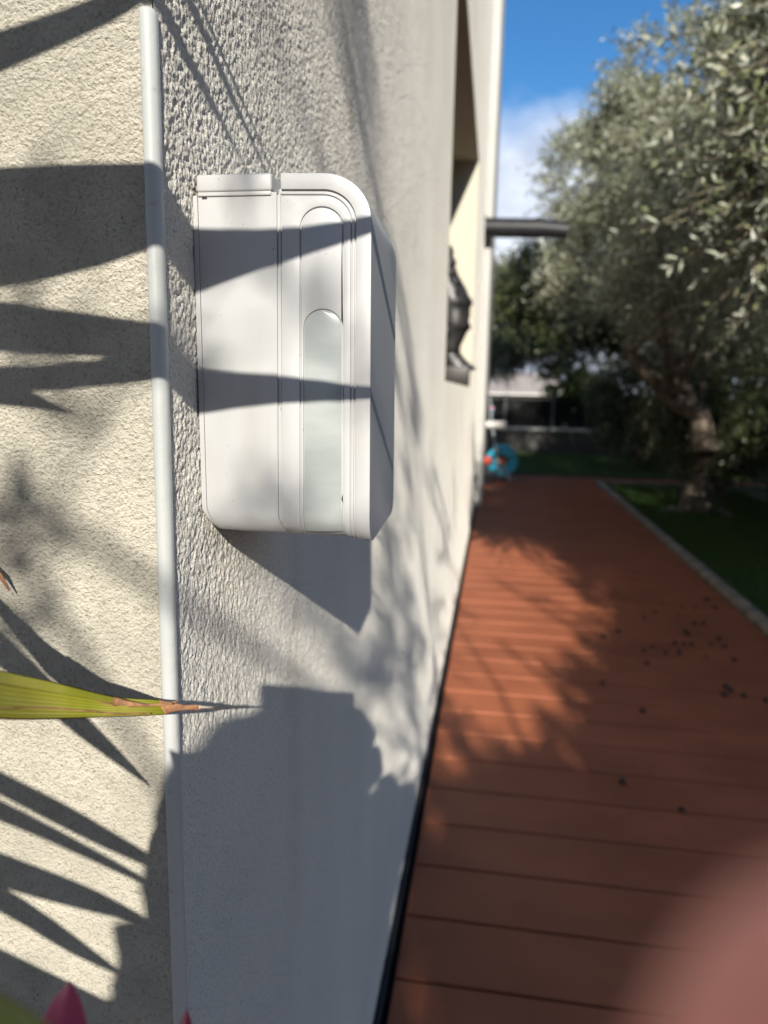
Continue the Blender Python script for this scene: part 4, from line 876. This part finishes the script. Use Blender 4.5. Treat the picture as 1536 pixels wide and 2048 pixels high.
# ================================================================== PHOTOGRAPHER (behind the lens) with phone
phone = thing('phone', 'black smartphone held upright just behind the lens', 'phone', tuple(camp(-.034, -.06, -.006)))
def camboxo(name, x0, x1, y0, y1, z0, z1, bev, m, parent):
    bm = bmesh.new(); box(bm, x0, y0, z0, x1, y1, z1, bev, 3)
    for v in bm.verts: v.co = Vector(tuple(camp(v.co.x, v.co.y, v.co.z)))
    o = from_bm(name, bm, m, None, 35); rel(o, parent); return o
camboxo('phone_body', -.077, .0095, -.155, .021, -.011, -.003, .003, mBlack, phone)
camboxo('phone_screen', -.074, .0065, -.152, .018, -.0116, -.0110, 0, mGlass, phone)

person = thing('person', 'person in a dark coat crouching behind the phone, arms raised to hold it', 'person', (.2, -1.0, 0))
def skin(name, verts, edges, rads, m, parent, lv=2, rootv=0):
    me = bpy.data.meshes.new(name); me.from_pydata([tuple(v) for v in verts], edges, []); o = link(name, me, m, None)
    md = o.modifiers.new('k', 'SKIN'); md.use_smooth_shade = True
    for i, r_ in enumerate(rads): me.skin_vertices[0].data[i].radius = (r_, r_) if not isinstance(r_, tuple) else r_
    me.skin_vertices[0].data[rootv].use_root = True; sub(o, lv); rel(o, parent); return o
hc = sunp(-.035, -.106, -.37)
sh_c = sunp(-.035, -.285, -.47)
pel = np.array([sh_c[0]+.03, sh_c[1]-.22, .62])
LS = sunp(-.225, -.252, -.45); RS = sunp(.155, -.275, -.45)
# body: coat torso + arms + trousers as one skinned figure
Lw = camp(-.085, -.15, -.05); Rw = camp(.062, -.13, -.055)
Le = (LS+Lw)/2+np.array([-.09, -.02, -.17]); Re = (RS+Rw)/2+np.array([.08, -.02, -.17])
vb = [pel, (pel+sh_c)/2+np.array([0, -.03, 0]), sh_c, hc+np.array([0, -.03, -.15]), hc+np.array([0, -.01, -.05]), LS, Le, Lw, RS, Re, Rw,
      pel+np.array([-.1, .02, -.05]), np.array([pel[0]-.17, pel[1]+.33, .46]), np.array([pel[0]-.15, pel[1]-.02, .09]), np.array([pel[0]-.16, pel[1]+.16, .035]),
      pel+np.array([.1, .02, -.05]), np.array([pel[0]+.18, pel[1]+.33, .46]), np.array([pel[0]+.16, pel[1]-.02, .09]), np.array([pel[0]+.17, pel[1]+.16, .035])]
eb = [(0, 1), (1, 2), (2, 3), (3, 4), (2, 5), (5, 6), (6, 7), (2, 8), (8, 9), (9, 10), (0, 11), (11, 12), (12, 13), (13, 14), (0, 15), (15, 16), (16, 17), (17, 18)]
rb2 = [(.17, .13), (.16, .13), (.13, .11), .07, .06, .085, .055, .033, .085, .055, .033, .10, .075, .05, .04, .10, .075, .05, .04]
skin('body', vb, eb, rb2, mCoat, person)
# head with face
bm = bmesh.new(); bmesh.ops.create_uvsphere(bm, u_segments=32, v_segments=24, radius=1)
for v in bm.verts:
    x, y, z_ = v.co; zz = z_
    wx = .075*(1-.22*max(0, -zz)**1.5); f_ = .092 if y > 0 else .1
    v.co = Vector((x*wx, y*f_, z_*.118))
    if y > .5:
        if abs(x) < .28: v.co.y += .022*math.exp(-((zz+.12)/.16)**2)*(1-abs(x)/.28)          # nose
        if abs(abs(x)-.42) < .2: v.co.y -= .008*math.exp(-((zz-.05)/.1)**2)                   # eye sockets
        if abs(x) < .35: v.co.y += .005*math.exp(-((zz+.48)/.09)**2)                           # mouth
    if zz < -.6 and y > 0: v.co.y += .012
o = from_bm('head', bm, mSkin, None, True); o.location = tuple(hc); rel(o, person)
for sx in (-1, 1):
    bm = bmesh.new(); bmesh.ops.create_uvsphere(bm, u_segments=12, v_segments=8, radius=.011); o = from_bm('eye', bm, mWhite, None, True); o.location = tuple(hc+np.array([sx*.030, .077, .006])); rel(o, person)
    bm = bmesh.new(); bmesh.ops.create_uvsphere(bm, u_segments=12, v_segments=8, radius=1)
    for v in bm.verts: v.co = Vector((v.co.x*.008, v.co.y*.018, v.co.z*.03))
    o = from_bm('ear', bm, mSkin, None, True); o.location = tuple(hc+np.array([sx*.076, -.005, -.005])); rel(o, person)
bm = bmesh.new(); bmesh.ops.create_uvsphere(bm, u_segments=40, v_segments=24, radius=1)
hr = random.Random(2)
for v in bm.verts:
    x, y, z_ = v.co; k = 1+.05*math.sin(x*17+z_*9)+.04*hr.random(); v.co = Vector((x*.087*k, y*.108*k-.018, z_*.112*k+.012))
bmesh.ops.delete(bm, geom=[v for v in bm.verts if v.co.y > .045 and v.co.z < .065 or v.co.z < -.09], context='VERTS')
o = from_bm('hair', bm, mHair, None, True); o.location = tuple(hc); rel(o, person)
bm = bmesh.new(); bmesh.ops.create_uvsphere(bm, u_segments=36, v_segments=20, radius=1)
for v in bm.verts:
    x, y, z_ = v.co; k = 1+.07*math.sin(x*21+z_*5)+.05*math.sin(z_*19+x*8)+.03*hr.random(); v.co = Vector((x*.108*k, y*.05*k, z_*.12*k))
o = from_bm('long_hair', bm, mHair, None, True); o.location = tuple(hc+np.array([-.002, -.075, -.075])); rel(o, person)
# hands: palm + five fingers each
def hand(side):
    s = side; w_ = Lw if s < 0 else Rw
    cx_ = -.077 if s < 0 else .0095
    def H(x, y, z): return camp(cx_+s*x, y, z)
    vs = [w_, H(.038, -.115, -.045), H(.034, -.088, -.035), H(.030, -.062, -.032)]; es = [(0, 1), (1, 2), (2, 3)]; rs = [(.026, .02), (.026, .017), (.03, .015), (.026, .013)]
    o = skin('palm', vs, es, rs, mSkin, person, 2)
    def fin(y, l, r0, tipx=-.002, tz=.006):
        ps = [H(.026, y, -.026), H(.024, y-.002, -.004), H(.014, y+.0, tz), H(tipx, y+.002, tz+.004)]
        return ps, [r0*1.05, r0, r0*.95, r0*.8]
    ys_ = [-.062, -.080, -.098, -.114]
    for i, y in enumerate(ys_):
        if s > 0 and i == 0:      # the index finger that strays in front of the lens
            ps = [H(.030, -.060, -.028), H(.032, -.050, -.006), H(.022, -.036, .013), H(.0052, -.0183, .0208), H(.0004, -.0150, .0213)]
            rr = [.0098, .0098, .0095, .0090, .0087]
            FT = ps[-1]
        else: ps, rr = fin(y, 1, .0085 if i < 3 else .0072)
        skin('finger', ps, [(k, k+1) for k in range(len(ps)-1)], rr, mSkin, person, 2)
    ps = [H(.030, -.10, -.035), H(.014, -.085, -.026), H(-.008, -.078, -.020), H(-.022, -.074, -.0185)]
    skin('thumb', ps, [(0, 1), (1, 2), (2, 3)], [.014, .011, .0095, .008], mSkin, person, 2)
hand(-1); hand(1)
for sx, px_ in ((-1, pel[0]-.16), (1, pel[0]+.17)):
    o = boxo('shoe', (px_-.045, pel[1]-.08, .001, px_+.045, pel[1]+.2, .08), mShoe, None, .03, 3); rel(o, person)
